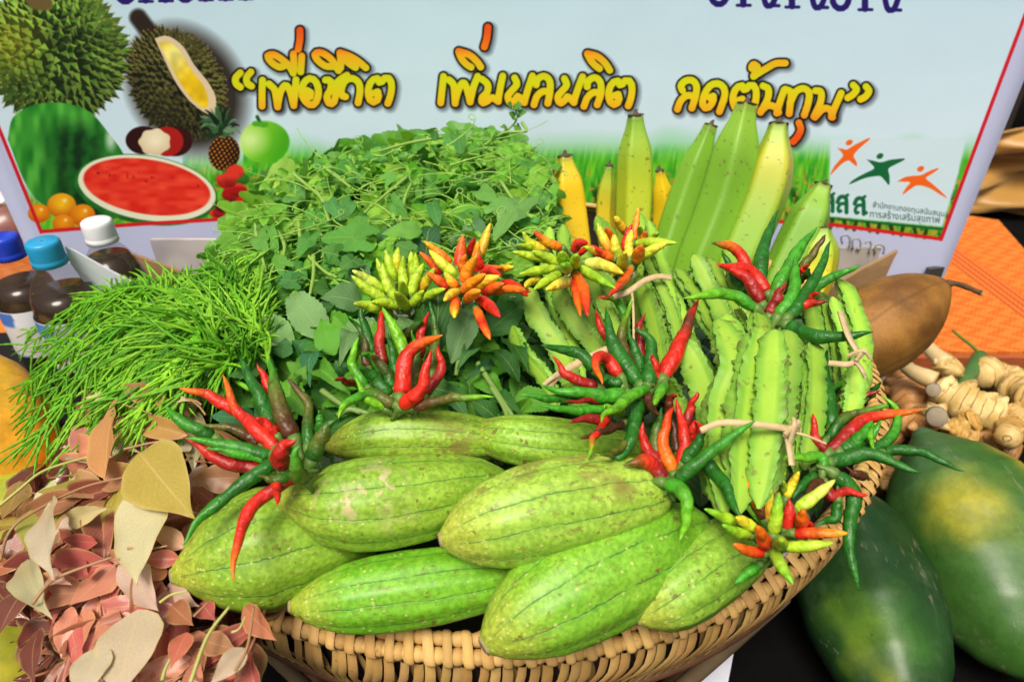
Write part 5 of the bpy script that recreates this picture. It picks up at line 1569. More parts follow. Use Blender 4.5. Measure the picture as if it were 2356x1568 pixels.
# ------------------------------------------------------------------ leaves
def leaf_mesh(name, prof, nu=18, nv=6, bend=.18, fold=.12, curl=0.0, teeth=0.0, nteeth=14, wave=.0, seed=0, twist=0.0):
    """leaf of length 1 along +Y, full width about 1, face up +Z"""
    rg = np.random.default_rng(seed)
    ys = np.linspace(0, 1, nu + 1)
    w = np.interp(ys, [a for a, b in prof], [b for a, b in prof])
    V, F, U = [], [], []
    ph = rg.uniform(0, 6.28)
    for i, y in enumerate(ys):
        for j in range(nv + 1):
            s = -1 + 2 * j / nv
            e = w[i] * .5
            yy = y
            if teeth and j in (0, nv):
                e *= 1 + teeth * (1 if i % 2 else -.6)
                yy += teeth * .15 * (1 if i % 2 else 0)
            x = s * e
            z = bend * math.sin(math.pi * y) + fold * abs(x) * 1.0 - curl * x * x * 4 + wave * math.sin(y * 17 + ph + (2 if s > 0 else 0)) * s * s
            a = twist * (y - .3)
            V.append((x * math.cos(a) - z * math.sin(a) * .5, yy, z * math.cos(a) + x * math.sin(a)))
    m = nv + 1
    for i in range(nu):
        for j in range(nv):
            F.append((i * m + j, i * m + j + 1, (i + 1) * m + j + 1, (i + 1) * m + j))
            for a, b in ((i, j), (i, j + 1), (i + 1, j + 1), (i + 1, j)):
                U.append((b / nv, ys[a]))
    me = mesh(name, V, F, U)
    me['uvl'] = 0
    return me, (np.array(V), F, np.array(U))

def ivy_mesh(name, seed, lobes=5):
    rg = np.random.default_rng(seed)
    n = 40
    V, F, U = [], [], []
    rings = (0.0, .35, .7, 1.0)
    th = np.linspace(-math.pi, math.pi, n, endpoint=False)
    r = .40 + .20 * np.maximum(0, np.cos(th * 2.5)) ** 1.2 + .10 * np.maximum(0, np.cos(th)) + rg.normal(0, .012, n)
    r = np.where(np.abs(th) > 2.7, .28, r)
    k1, k2 = rg.uniform(.10, .35), rg.uniform(0, 6)
    for q in rings:
        for a, rr in zip(th, r):
            x, y = q * rr * math.sin(a), .42 + q * rr * math.cos(a)
            z = -k1 * (x * x + (y - .4) ** 2) * 1.2 + .05 * q * math.sin(3 * a + k2) + .10 * abs(x)
            V.append((x, y, z))
    for i in range(3):
        for j in range(n):
            k = (j + 1) % n
            q = (i * n + j, i * n + k, (i + 1) * n + k, (i + 1) * n + j)
            F.append(q)
            for a in q:
                U.append((.5 + V[a][0] * .9, V[a][1]))
    me = mesh(name, V, F, U)
    return me, (np.array(V), F, np.array(U))

def lmat(base, tip, width, nrm):
    y = np.asarray(tip, float) - np.asarray(base, float)
    L = np.linalg.norm(y)
    y = y / L
    n = np.asarray(nrm, float)
    n = n - y * (n @ y)
    n /= np.linalg.norm(n) + 1e-9
    x = np.cross(y, n)
    return Matrix(((x[0] * width, y[0] * L, n[0] * L, base[0]), (x[1] * width, y[1] * L, n[1] * L, base[1]), (x[2] * width, y[2] * L, n[2] * L, base[2]), (0, 0, 0, 1)))

def xform(M, V):
    A = np.array(M)
    return V @ A[:3, :3].T + A[:3, 3]

TOCAM = np.array([0, -.62, .78])
def rnorm(rg, s=.35):
    n = TOCAM + rg.normal(0, s, 3)
    return n / np.linalg.norm(n)

def inside(poly, x, y):
    r = False
    for (x0, y0), (x1, y1) in zip(poly, poly[1:] + poly[:1]):
        if (y0 > y) != (y1 > y) and x < (x1 - x0) * (y - y0) / (y1 - y0) + x0:
            r = not r
    return r

def sample(poly, rg):
    xs, ys = [p[0] for p in poly], [p[1] for p in poly]
    while True:
        x, y = rg.uniform(min(xs), max(xs)), rg.uniform(min(ys), max(ys))
        if inside(poly, x, y):
            return x, y

def jit(c, rg, s=.14):
    k = rg.uniform(1 - s, 1 + s)
    return tuple(max(0.003, v * k * rg.uniform(1 - s * .6, 1 + s * .6)) for v in c)

OV = [(0, .10), (.06, .42), (.16, .80), (.30, 1.0), (.48, .92), (.66, .66), (.82, .36), (.93, .13), (1, .01)]
BROAD = [(leaf_mesh('leaf', OV, 26, 6, .10 + .05 * k, .16 + .06 * (k % 3), .05 * (k % 2), .055, 20, .025, k, .15 * (k - 2)))for k in range(5)]
SHORT = [(leaf_mesh('leaf', OV, 12, 4, .12 + .08 * k, .2, .1 * k, .05, 10, .03, 20 + k, .3 * (k - 1))) for k in range(3)]
LA = [(0, .03), (.05, .34), (.14, .72), (.28, .97), (.42, 1.0), (.58, .82), (.72, .54), (.84, .27), (.93, .10), (1, .01)]
LANCE = [(leaf_mesh('leaf', LA, 20, 6, (.02, .10, -.06, .16, .05)[k], (.10, .22, .16, .3, -.08)[k], (.0, .12, .25, .0, .3)[k], 0, 0, .02, 40 + k, (0, .35, -.35, .25, -.2)[k])) for k in range(5)]
FLAT = [(leaf_mesh('leaf', LA, 22, 6, (.03, .06, -.03, .05)[k], (.14, .20, .10, .06)[k], (.0, .05, .1, .0)[k], 0, 0, .012, 50 + k, (0, .1, -.1, .06)[k])) for k in range(4)]
IVY = [ivy_mesh('leaf', 60 + k) for k in range(5)]
M_BASIL = leaf_mat('broad_leaf', (.36, .58, .18), .6, nveins=7, trans=.30, rough=.40, bumpf=.55, spec=.45)
M_VINE = leaf_mat('vine_leaf', (.30, .50, .12), .35, nveins=5, trans=.32, rough=.42, bumpf=.4)
M_PINK = leaf_mat('young_pink_leaf', (.72, .58, .25), .34, edge=(.60, .48, .16), edgef=.45, nveins=14, trans=.26, rough=.23, speck=.25, bumpf=.15, spec=.65)

def leaf(parent, kinds, mat, base, tip, width, color, rg, nrm=None, k=None, name='leaf', label=None):
    me = kinds[rg.integers(0, len(kinds)) if k is None else k][0]
    return put(name, me, parent, mat, color, lmat(base, tip, width, rnorm(rg) if nrm is None else nrm), label)

def leaf_stuff(parent, name, kinds, mat, color, items):
    b = MB()
    for base, tip, width, nrm, k in items:
        V, F, U = kinds[k % len(kinds)][1]
        b.add(xform(lmat(base, tip, width, nrm), V), F, U)
    return put(name, b.build(name), parent, mat, color, kind='stuff')

def scattered(poly, n, lifts, len_px, asp, rg, surf=on_heap, flat=.35, avoid=None):
    out = []
    for _ in range(n):
        x, y = sample(poly, rg)
        if avoid and avoid(x, y):
            continue
        p = surf(x, y, rg.uniform(*lifts))
        L = px2m(rg.uniform(*len_px), p)
        a = rg.uniform(0, 2 * math.pi)
        d = np.array([math.cos(a), math.sin(a), 0.2 * math.sin(a) + rg.normal(0, .35)])
        d /= np.linalg.norm(d)
        out.append((p - d * L / 2, p + d * L / 2, L * rg.uniform(*asp), rnorm(rg, flat), int(rg.integers(0, 5))))
    return out

M_VSTEM = plain('vine_stem', (.22, .38, .06), .45)
M_TENDRIL = plain('tendril', (.24, .46, .06), .45, 40, .4)

# ---- leaves bedded under everything in the basket, dark and close together
def bedding():
    rg = np.random.default_rng(90)
    t = thing('leaf_bed', 'dark leaves packed in the bottom of the basket beneath the vegetables', 'leaves', (BC[0], BC[1], -.19))
    it = []
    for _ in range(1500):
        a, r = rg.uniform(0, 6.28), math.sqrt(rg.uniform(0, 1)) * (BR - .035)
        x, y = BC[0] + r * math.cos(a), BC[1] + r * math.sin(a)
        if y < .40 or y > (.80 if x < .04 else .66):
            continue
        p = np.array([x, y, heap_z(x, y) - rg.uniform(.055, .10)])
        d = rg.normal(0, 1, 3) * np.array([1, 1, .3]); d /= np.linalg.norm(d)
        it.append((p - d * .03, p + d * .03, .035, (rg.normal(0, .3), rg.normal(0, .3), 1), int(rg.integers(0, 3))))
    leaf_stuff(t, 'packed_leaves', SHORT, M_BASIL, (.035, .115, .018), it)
bedding()

# ---- the heap of tendrilled vine tops
def vines():
    rg = np.random.default_rng(91)
    t = thing('vine_greens', 'big loose heap of green vine tops with curly tendrils before the banner', 'vine greens', on_heap(900, 640, -.05))
    poly = [(500, 560), (560, 480), (640, 400), (720, 372), (800, 345), (900, 330), (1000, 312), (1080, 305), (1170, 318), (1235, 350), (1268, 420), (1280, 520), (1230, 600), (1170, 690), (1050, 640), (960, 610), (880, 620), (800, 640), (700, 700), (600, 730), (520, 720), (480, 640)]
    cols = [(.12, .40, .022), (.17, .48, .026), (.09, .32, .040), (.24, .56, .03), (.11, .38, .065), (.30, .60, .05)]
    # inner mass
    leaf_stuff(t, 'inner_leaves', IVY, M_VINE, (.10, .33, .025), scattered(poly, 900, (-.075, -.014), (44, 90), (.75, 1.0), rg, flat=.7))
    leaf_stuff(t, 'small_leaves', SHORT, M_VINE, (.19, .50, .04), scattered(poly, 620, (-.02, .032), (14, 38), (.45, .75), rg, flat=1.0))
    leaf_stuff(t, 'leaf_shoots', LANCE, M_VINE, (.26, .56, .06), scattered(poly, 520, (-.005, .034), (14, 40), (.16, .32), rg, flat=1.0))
    n = 0
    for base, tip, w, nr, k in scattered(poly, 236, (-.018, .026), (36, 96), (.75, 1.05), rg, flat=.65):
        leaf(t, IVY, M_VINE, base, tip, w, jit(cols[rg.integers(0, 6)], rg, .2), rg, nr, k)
    # leaves one can single out, measured in the photograph
    G = lambda x, y, l: on_heap(*wpx('g', x, y), l)
    for (bx, by), (tx, ty), w, c, kk in [((990, 800), (715, 790), 220, (.075, .27, .030), IVY), ((870, 740), (960, 690), 130, (.07, .25, .03), IVY), ((1280, 760), (1035, 780), 120, (.13, .36, .06), BROAD), ((1900, 540), (1740, 720), 190, (.14, .33, .09), IVY),
                                         ((370, 700), (385, 830), 110, (.09, .29, .04), IVY), ((560, 1050), (430, 1040), 130, (.045, .20, .045), IVY), ((340, 1060), (355, 1140), 120, (.09, .31, .05), IVY), ((640, 760), (560, 880), 120, (.08, .27, .05), IVY),
                                         ((720, 560), (780, 640), 120, (.06, .23, .06), IVY), ((880, 560), (800, 650), 130, (.06, .22, .05), IVY), ((1330, 570), (1370, 670), 110, (.05, .21, .05), IVY), ((1080, 560), (1160, 650), 110, (.08, .26, .05), IVY),
                                         ((1490, 180), (1500, 260), 110, (.06, .21, .05), IVY), ((1350, 230), (1360, 165), 50, (.03, .14, .02), SHORT), ((1680, 170), (1690, 215), 60, (.13, .34, .05), SHORT), ((1700, 660), (1770, 560), 150, (.12, .31, .07), IVY),
                                         ((800, 900), (700, 880), 160, (.06, .22, .035), IVY), ((900, 910), (820, 960), 130, (.055, .2, .04), IVY), ((300, 760), (340, 850), 130, (.11, .32, .05), IVY), ((480, 980), (400, 900), 120, (.10, .30, .04), IVY),
                                         ((1220, 880), (1140, 830), 130, (.06, .2, .04), IVY), ((1440, 1060), (1400, 1000), 60, (.08, .24, .04), SHORT), ((1600, 500), (1690, 560), 150, (.11, .30, .06), IVY), ((1050, 460), (1120, 420), 100, (.10, .30, .05), IVY)]:
        b, e = G(bx, by, .036), G(tx, ty, .040)
        leaf(t, kk, M_VINE, b, e, px2m(w * .39, b), jit((c[0] * 1.3, c[1] * 1.3, c[2]), rg, .08), rg, rnorm(rg, .2))
    # stems through the heap
    def tube(pts, r0, r1, mat, name, n=26, k=6):
        P = smooth_path(pts, n)
        V, F, U, tv = sweep(P, np.linspace(r0, r1, n), k)
        return put(name, mesh(name, V, F, U), t, mat)
    for pts in ([(1400, 205), (1200, 240), (1020, 290)], [(1190, 440), (1080, 530), (940, 650)], [(550, 700), (580, 860), (700, 990), (780, 1030)], [(1740, 460), (1830, 590), (1930, 680)], [(1870, 120), (1890, 170), (1760, 180), (1650, 250)],
                [(300, 760), (330, 880), (360, 1000)], [(430, 760), (470, 850), (440, 980)], [(1150, 700), (1180, 560), (1220, 470)], [(700, 380), (780, 440), (860, 500)], [(520, 420), (640, 520), (720, 600)], [(640, 900), (640, 1010), (620, 1130)], [(730, 700), (700, 600), (660, 520)]):
        tube([G(x, y, .032) for x, y in pts], .0022, .0014, M_VSTEM, 'vine_stem')
    # the tall shoot rising against the banner
    sh = [on_y(*wpx('d', x, y), .86) for x, y in ((1120, 330), (1165, 300), (1185, 282), (1190, 262), (1178, 246))]
    tube(sh, .0018, .0009, M_VSTEM, 'vine_stem')
    for (bx, by), (tx, ty), w in [((1168, 300), (1150, 292), 20), ((1186, 285), (1196, 304), 22), ((1188, 270), (1174, 262), 24), ((1190, 262), (1206, 256), 24), ((1180, 248), (1196, 240), 26), ((1178, 246), (1164, 240), 20), ((1188, 275), (1200, 268), 16), ((1186, 255), (1200, 246), 16)]:
        b, e = on_y(bx, by, .86), on_y(tx, ty, .853)
        leaf(t, IVY if w > 21 else SHORT, M_VINE, b, e, px2m(w, b), jit((.10, .32, .03), rg), rg)
    # tendrils: curling threads
    tpoly = [(520, 560), (620, 420), (760, 360), (900, 335), (1060, 312), (1200, 330), (1270, 430), (1270, 540), (1200, 590), (900, 560), (700, 620), (560, 660)]
    for i in range(190):
        x, y = sample(tpoly if i % 3 else poly, rg)
        p = on_heap(x, y, rg.uniform(.012, .034))
        L = px2m(rg.uniform(70, 190), p)
        a = rg.uniform(0, 2 * math.pi)
        d = np.array([math.cos(a), .55 * math.sin(a), .35 * math.sin(a)])
        side = np.cross(d, TOCAM)
        cv = rg.uniform(-.9, .9)
        pts = []
        N_ = 7
        for k in range(N_):
            s = k / (N_ - 1)
            pts.append(p + d * L * (s - .3) + side * L * cv * (s * s - s * .6) + TOCAM * .012 * math.sin(3 * s + a))
        if rg.random() < .55:                              # end in a small coil
            r = px2m(rg.uniform(6, 15), p)
            e, u_, v_ = pts[-1], d, side / np.linalg.norm(side) * np.sign(cv + 1e-6)
            for k in range(1, 9):
                th = k * .85
                pts.append(e + u_ * r * math.sin(th) * (1 - .06 * k) + v_ * r * (1 - math.cos(th)) * (1 - .06 * k))
        r0 = rg.uniform(.00045, .0011)
        P = smooth_path(pts, 30)
        V, F, U, tv = sweep(P, np.linspace(r0, r0 * .55, 30), 5)
        put('tendril', mesh('tendril', V, F, U), t, M_TENDRIL)
vines()

# ---- broad serrated leaves
def broad():
    rg = np.random.default_rng(92)
    t = thing('broad_leaf_greens', 'bunch of broad toothed green leaves in the middle, some showing pale undersides', 'leaf greens', on_heap(900, 900, -.04))
    poly = [(470, 850), (545, 745), (640, 690), (760, 640), (830, 600), (900, 640), (1000, 600), (1100, 620), (1200, 700), (1230, 800), (1270, 930), (1150, 970), (900, 985), (780, 970), (700, 950), (620, 930), (520, 900)]
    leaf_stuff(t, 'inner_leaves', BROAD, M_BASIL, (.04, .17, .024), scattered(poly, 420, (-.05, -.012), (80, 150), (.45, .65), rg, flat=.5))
    cols = [(.08, .31, .022), (.10, .38, .022), (.055, .25, .030), (.13, .44, .022), (.17, .50, .03)]
    for base, tip, w, nr, k in scattered(poly, 115, (-.010, .016), (85, 160), (.48, .66), rg, flat=.45):
        leaf(t, BROAD, M_BASIL, base, tip, w, jit(cols[rg.integers(0, 5)], rg, .15), rg, nr, k)
    Q = lambda w, x, y, l: on_heap(*wpx(w, x, y), l)
    PA, BR_, MD, DK, TE = (.25, .52, .17), (.12, .40, .03), (.07, .28, .025), (.035, .16, .020), (.045, .22, .085)
    for w_, (bx, by), (tx, ty), wd, c, l in [
            ('g', (930, 1190), (680, 1150), 190, (.13, .30, .10), .016), ('g', (920, 1090), (905, 915), 130, (.11, .29, .10), .014), ('g', (1300, 930), (1345, 730), 170, (.028, .13, .04), .012), ('g', (1640, 860), (1580, 680), 170, (.12, .31, .12), .014),
            ('g', (1010, 880), (1270, 720), 150, (.05, .2, .05), .012), ('g', (1490, 830), (1440, 780), 110, (.16, .34, .14), .012), ('g', (1680, 1230), (1900, 1090), 210, (.032, .15, .025), .014), ('g', (1860, 920), (1780, 780), 160, (.035, .15, .05), .010),
            ('q', (960, 330), (740, 45), 210, PA, .022), ('q', (770, 325), (418, 195), 200, PA, .030), ('q', (640, 400), (385, 350), 150, TE, .018), ('q', (620, 440), (212, 540), 200, (.07, .25, .04), .026), ('q', (760, 480), (1000, 450), 120, BR_, .024),
            ('q', (930, 390), (860, 590), 125, TE, .028), ('q', (1010, 400), (930, 190), 170, BR_, .028), ('q', (860, 210), (1010, 100), 140, DK, .018), ('q', (1290, 270), (1500, 215), 140, PA, .020), ('q', (1590, 440), (1610, 15), 175, (.028, .13, .018), .030),
            ('q', (1690, 450), (1840, 80), 180, (.17, .34, .14), .034), ('q', (1880, 290), (2150, 80), 190, (.035, .155, .025), .024), ('q', (1120, 270), (1030, 480), 110, (.17, .35, .12), .026), ('q', (1840, 360), (1725, 490), 100, (.08, .25, .06), .03),
            ('q', (2090, 560), (1930, 370), 100, DK, .022), ('q', (1540, 580), (1810, 640), 150, (.06, .22, .04), .030), ('q', (1640, 640), (1800, 780), 150, (.05, .20, .05), .022), ('q', (760, 640), (880, 800), 150, BR_, .026), ('q', (900, 480), (1100, 640), 120, BR_, .030),
            ('q', (1980, 800), (1790, 660), 110, DK, .02), ('q', (560, 800), (270, 760), 150, TE, .024), ('q', (590, 690), (560, 860), 130, (.05, .19, .04), .02), ('q', (700, 420), (720, 300), 130, (.055, .23, .05), .026), ('q', (790, 380), (840, 310), 110, (.04, .2, .05), .03),
            ('q', (840, 520), (720, 440), 90, (.14, .40, .04), .034), ('q', (800, 560), (840, 460), 80, (.15, .41, .05), .036), ('q', (800, 560), (740, 540), 80, (.12, .37, .04), .036), ('q', (1930, 640), (2110, 760), 110, DK, .018), ('q', (1960, 470), (1770, 560), 70, (.035, .15, .05), .022),
            ('q', (2000, 300), (2150, 500), 120, DK, .02), ('q', (1090, 330), (1240, 190), 150, PA, .022), ('q', (1760, 700), (1640, 560), 120, MD, .026), ('q', (480, 500), (430, 430), 90, MD, .02), ('q', (1060, 520), (1010, 430), 110, (.045, .19, .05), .026)]:
        b, e = Q(w_, bx, by, l), Q(w_, tx, ty, l + .010)
        leaf(t, BROAD, M_BASIL, b, e, px2m(wd * .39, b), jit(c, rg, .06), rg, rnorm(rg, .16), label='pale underside leaf' if c == PA else None)
    for pts in ([(1850, 450), (1960, 620), (2060, 770)], [(930, 610), (1060, 700), (1160, 740)], [(1930, 590), (2000, 700), (2030, 790)], [(1020, 760), (1100, 720), (1250, 760)], [(1790, 370), (1740, 430), (1720, 520)]):
        P = smooth_path([Q('q', x, y, .034) for x, y in pts], 20)
        V, F, U, tv = sweep(P, np.linspace(.0026, .0018, 20), 7)
        put('leaf_stem', mesh('leaf_stem', V, F, U), t, plain('pale_stem', (.16, .28, .06), .5) if 'pale_stem' not in bpy.data.materials else bpy.data.materials['pale_stem'])
broad()

# ---- feathery acacia shoots
def feathery():
    rg = np.random.default_rng(93)
    t = thing('feathery_greens', 'bunch of feathery bright green shoots drooping over the left rim', 'acacia greens', on_heap(330, 850, -.05))
    m = NT('feathery_leaf')
    w = m.math('MULTIPLY', m.oi('Random'), 19.0)
    nz = m.noise(30, m.coord(), 3, w)
    c = m.mix(nz, m.mix(1.0, m.oi('Color'), (.6, .65, .6), 'MULTIPLY'), m.mix(1.0, m.oi('Color'), (1.35, 1.25, 1.3), 'MULTIPLY'))
    m.set(color=c, rough=.5, spec=.3)
    m.translucent(c, .25)
    MAT = m.mat
    def pinna(b, p, d, dn, L, rg):
        n = 13
        s = np.linspace(0, 1, n)
        P = p + np.outer(s, d) * L + np.outer(s ** 2, dn) * L * .55
        R = np.interp(s, [0, .08, .3, .8, 1], [.35, .8, 1, .8, .12]) * .00125
        R = R * np.where(np.arange(n) % 2, 1.28, .78)
        V, F, U, tv = sweep(P, R, 5)
        b.add(V, F, U)
    ends = [(330, 640), (240, 668), (180, 690), (90, 745), (40, 775), (24, 830), (20, 905), (30, 980), (60, 1060), (95, 1085), (170, 1060), (220, 1000), (250, 930), (300, 900), (380, 880), (440, 860), (520, 840)]
    E = smooth_path([(*p, 0) for p in ends], 400)[:, :2]
    for i in range(120):
        if i < 82:
            e = E[int(rg.uniform(0, 399))] * 1.0
            k = rg.uniform(0, .62) if rg.random() < .6 else 0
            s = np.array([rg.uniform(470, 610), rg.uniform(740, 900)])
            e = e * (1 - k) + s * k
            mid = (s + e) / 2 + np.array([0, -abs(e[0] - s[0]) * .30 - rg.uniform(0, 40)])
            mid[1] = max(mid[1], 655 + abs(mid[0] - 330) * .3)
        else:                                              # upright shoots on the right side
            s = np.array([rg.uniform(480, 640), rg.uniform(760, 880)])
            e = np.array([rg.uniform(390, 600), rg.uniform(580, 760)])
            mid = (s + e) / 2 + rg.normal(0, 14, 2)
        l0, l1 = rg.uniform(-.01, .03), rg.uniform(.0, .045)
        P = smooth_path([on_heap(*s, l0), on_heap(*mid, (l0 + l1) / 2 + .02), on_heap(*e, l1)], 26)
        b = MB()
        V, F, U, tv = sweep(P, np.linspace(.0021, .0008, 26), 6)
        b.add(V, F, U)
        T = np.gradient(P, axis=0)
        T /= np.linalg.norm(T, axis=1)[:, None]
        npair = 14
        for k in range(npair):
            j = 4 + int(k * 21.5 / npair)
            sd = np.cross(T[j], TOCAM)
            sd /= np.linalg.norm(sd)
            for sg in (-1, 1):
                L = rg.uniform(.024, .044) * (1 - .45 * (k / npair) ** 2)
                d = T[j] * rg.uniform(.75, 1.1) + sd * sg * rg.uniform(.3, .85) + TOCAM * rg.normal(.05, .25)
                d /= np.linalg.norm(d)
                pinna(b, P[j], d, np.array([-.15, -.2, -.75]) + T[j] * .35 + rg.normal(0, .55, 3), L, rg)
        up = float(P[-1][2] - heap_z(P[-1][0], P[-1][1]))
        col = jit([(.18, .54, .022), (.13, .43, .018), (.28, .65, .035), (.10, .34, .016)][rg.integers(0, 4)], rg, .12)
        put('frond', b.build('frond'), t, MAT, col)
feathery()

# ---- young pink leaves
def pink():
    rg = np.random.default_rng(94)
    t = thing('pink_leaf_bunch', 'bunch of young pink, salmon and cream leaves hanging over the front left rim', 'pink leaves', on_heap(250, 1300, -.06))
    poly = [(430, 830), (330, 860), (210, 910), (190, 980), (120, 1060), (40, 1140), (-40, 1200), (-40, 1640), (540, 1640), (600, 1520), (640, 1440), (610, 1390), (430, 1390), (400, 1300), (430, 1180), (560, 1120), (600, 1060), (480, 990), (430, 930)]
    low = [(430, 860), (230, 930), (190, 1000), (60, 1140), (-40, 1220), (-40, 1360), (70, 1420), (110, 1640), (330, 1640), (540, 1500), (600, 1400), (430, 1390), (400, 1300), (430, 1180), (560, 1100)]
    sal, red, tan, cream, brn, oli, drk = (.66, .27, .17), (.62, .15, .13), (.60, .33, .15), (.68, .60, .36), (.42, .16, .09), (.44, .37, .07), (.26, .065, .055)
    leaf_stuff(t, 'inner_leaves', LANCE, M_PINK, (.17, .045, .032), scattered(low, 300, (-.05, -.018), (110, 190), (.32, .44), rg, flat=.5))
    # sprigs: leaves in pairs along thin red twigs, hanging down and outward
    MS0 = plain('red_twig', (.36, .15, .075), .5)
    sprigs = [((420, 905), (215, 955), red, .012), ((430, 960), (190, 1070), sal, .010), ((440, 1050), (60, 1130), tan, .008), ((430, 1110), (20, 1220), oli, .010), ((420, 1170), (30, 1330), brn, .004),
              ((400, 1210), (120, 1330), red, .012), ((410, 1260), (90, 1420), sal, .010), ((420, 1330), (150, 1480), (.60, .23, .17), .012), ((420, 1390), (110, 1590), brn, .006), ((470, 1410), (230, 1590), red, .012),
              ((500, 1420), (330, 1600), sal, .010), ((570, 1420), (450, 1600), brn, .008), ((610, 1400), (540, 1570), red, .008), ((330, 1180), (40, 1240), (.46, .09, .08), .002), ((300, 1400), (60, 1560), drk, .0), ((380, 1000), (110, 1100), cream, .006),
              ((300, 1090), (110, 1290), drk, .004), ((560, 1130), (440, 1190), sal, .006), ((590, 1080), (450, 1060), tan, .006), ((470, 930), (400, 1000), cream, .004)]
    for (sx, sy), (ex, ey), c, l in sprigs:
        n = 6
        A = np.array([sx, sy], float)
        D = np.array([ex, ey], float) - A
        ln = np.hypot(*D)
        D /= ln
        N2 = np.array([-D[1], D[0]])
        n = max(2, int(ln / 52))
        bow = rg.normal(0, .10)
        pt = lambda s_: A + D * ln * s_ + N2 * ln * bow * 4 * s_ * (1 - s_)
        P = smooth_path([on_heap(*pt(k / 5), l + .006) for k in range(6)], 18)
        V, F, U, tv = sweep(P, np.linspace(.0013, .0007, 18), 6)
        put('twig', mesh('twig', V, F, U), t, MS0)
        for k in range(n):
            s_ = (k + .6) / n
            for sg in (-1, 1):
                a = math.radians(rg.uniform(26, 58)) * sg
                d2 = D * math.cos(a) + N2 * math.sin(a)
                d2 = d2 + np.array([0, .35])
                d2 /= np.hypot(*d2)
                L2 = rg.uniform(125, 205) * (1 - .25 * s_)
                b2 = pt(s_) + d2 * 6
                e2 = b2 + d2 * L2
                if (b2[0] > 560 and b2[1] < 1380) or e2[0] > 640:
                    continue
                if (e2[0] < 75 and e2[1] > 1400) or (e2[0] < 70 and e2[1] < 1180):
                    continue
                b3, e3 = on_heap(*b2, l + .004 + rg.uniform(0, .008)), on_heap(*e2, l - .006 + rg.uniform(0, .012))
                if np.linalg.norm(e3 - b3) > .06:
                    e3 = b3 + (e3 - b3) * .06 / np.linalg.norm(e3 - b3)
                leaf(t, LANCE, M_PINK, b3, e3, min(.024, np.linalg.norm(e3 - b3) * rg.uniform(.34, .44)), jit(tuple(v * .88 for v in c), rg, .2), rg, rnorm(rg, .26))
    L = lambda x, y, l: on_heap(*wpx('l', x, y), l)
    data = [((530, 550), (590, 138), 185, (.58, .30, .11), .040), ((700, 420), (978, 752), 330, (.50, .38, .075), .052), ((660, 612), (690, 1085), 300, (.60, .57, .34), .046), ((262, 660), (264, 1058), 190, (.64, .56, .40), .046), ((345, 765), (552, 690), 105, (.62, .52, .26), .038),
            ((150, 955), (262, 1255), 165, (.55, .54, .31), .030), ((590, 985), (800, 1215), 200, (.62, .45, .38), .034), ((700, 1205), (590, 1680), 310, (.60, .50, .34), .036), ((510, 1392), (390, 1680), 190, (.62, .55, .38), .040), ((575, 985), (345, 1190), 200, sal, .026),
            ((330, 1205), (395, 1540), 120, red, .024), ((600, 1200), (465, 1370), 110, sal, .022), ((420, 1200), (412, 1410), 110, sal, .022), ((490, 870), (318, 850), 84, (.50, .10, .10), .028), ((430, 900), (325, 985), 80, red, .026), ((700, 90), (990, 18), 118, (.62, .20, .16), .040),
            ((770, 130), (945, -20), 170, (.55, .27, .13), .030), ((862, 175), (598, 85), 110, (.52, .24, .12), .042), ((940, 330), (605, 245), 118, (.52, .30, .09), .038), ((700, 185), (470, 290), 150, (.58, .18, .15), .028), ((470, 250), (350, 440), 110, (.62, .22, .20), .024),
            ((755, 690), (1000, 722), 78, (.62, .26, .32), .030), ((1200, 545), (955, 550), 150, (.42, .20, .10), .030), ((1060, 660), (960, 590), 110, (.34, .10, .08), .024), ((925, 895), (725, 768), 100, (.60, .34, .22), .034), ((900, 950), (688, 955), 92, (.55, .14, .10), .034),
            ((450, 625), (100, 735), 125, (.36, .16, .08), .026), ((445, 600), (185, 615), 125, (.36, .32, .06), .030), ((140, 850), (40, 900), 110, (.30, .08, .06), .020), ((120, 1110), (-10, 1340), 150, (.24, .08, .06), .020), ((190, 1310), (170, 1580), 130, (.22, .065, .05), .020),
            ((940, 1320), (855, 1500), 112, (.58, .16, .11), .030), ((860, 1185), (970, 1285), 125, (.38, .15, .07), .030), ((1230, 1400), (1050, 1590), 115, (.60, .50, .36), .034), ((950, 1400), (1010, 1580), 115, (.34, .13, .08), .024), ((1225, 1190), (1392, 1365), 130, (.56, .20, .11), .030),
            ((1020, 1360), (1190, 1410), 120, (.40, .20, .09), .028), ((1010, 1170), (1080, 1260), 110, (.48, .11, .10), .022), ((830, 1100), (1000, 1190), 120, (.60, .42, .34), .022), ((480, 1000), (440, 1060), 70, red, .03), ((840, 1010), (715, 1050), 80, (.58, .24, .10), .03),
            ((930, 60), (1110, 150), 120, (.58, .54, .32), .022), ((990, 190), (880, 180), 110, (.60, .22, .18), .026), ((620, 340), (700, 420), 90, (.58, .5, .34), .02), ((950, 370), (870, 420), 80, (.6, .54, .36), .022), ((100, 560), (10, 760), 140, (.36, .24, .07), .018),
            ((240, 1040), (360, 1080), 90, (.58, .36, .28), .034), ((0, 1000), (90, 830), 120, (.22, .07, .05), .016), ((260, 1290), (330, 1440), 90, (.34, .12, .07), .022), ((440, 530), (390, 545), 90, (.45, .42, .08), .03), ((540, 130), (425, 145), 50, (.62, .54, .26), .04), ((860, 150), (960, 160), 40, (.62, .56, .30), .04),
            ((540, 100), (470, 130), 60, (.5, .22, .12), .03), ((470, 110), (440, 280), 40, (.55, .18, .14), .03)]
    for (bx, by), (tx, ty), wd, c, l in data:
        b, e = L(bx, by, l - .004), L(tx, ty, l + .002)
        leaf(t, FLAT, M_PINK, b, e, px2m(wd * .459, b), jit(c, rg, .05), rg, rnorm(rg, .14), label='cream leaf' if c[1] > .44 else None)
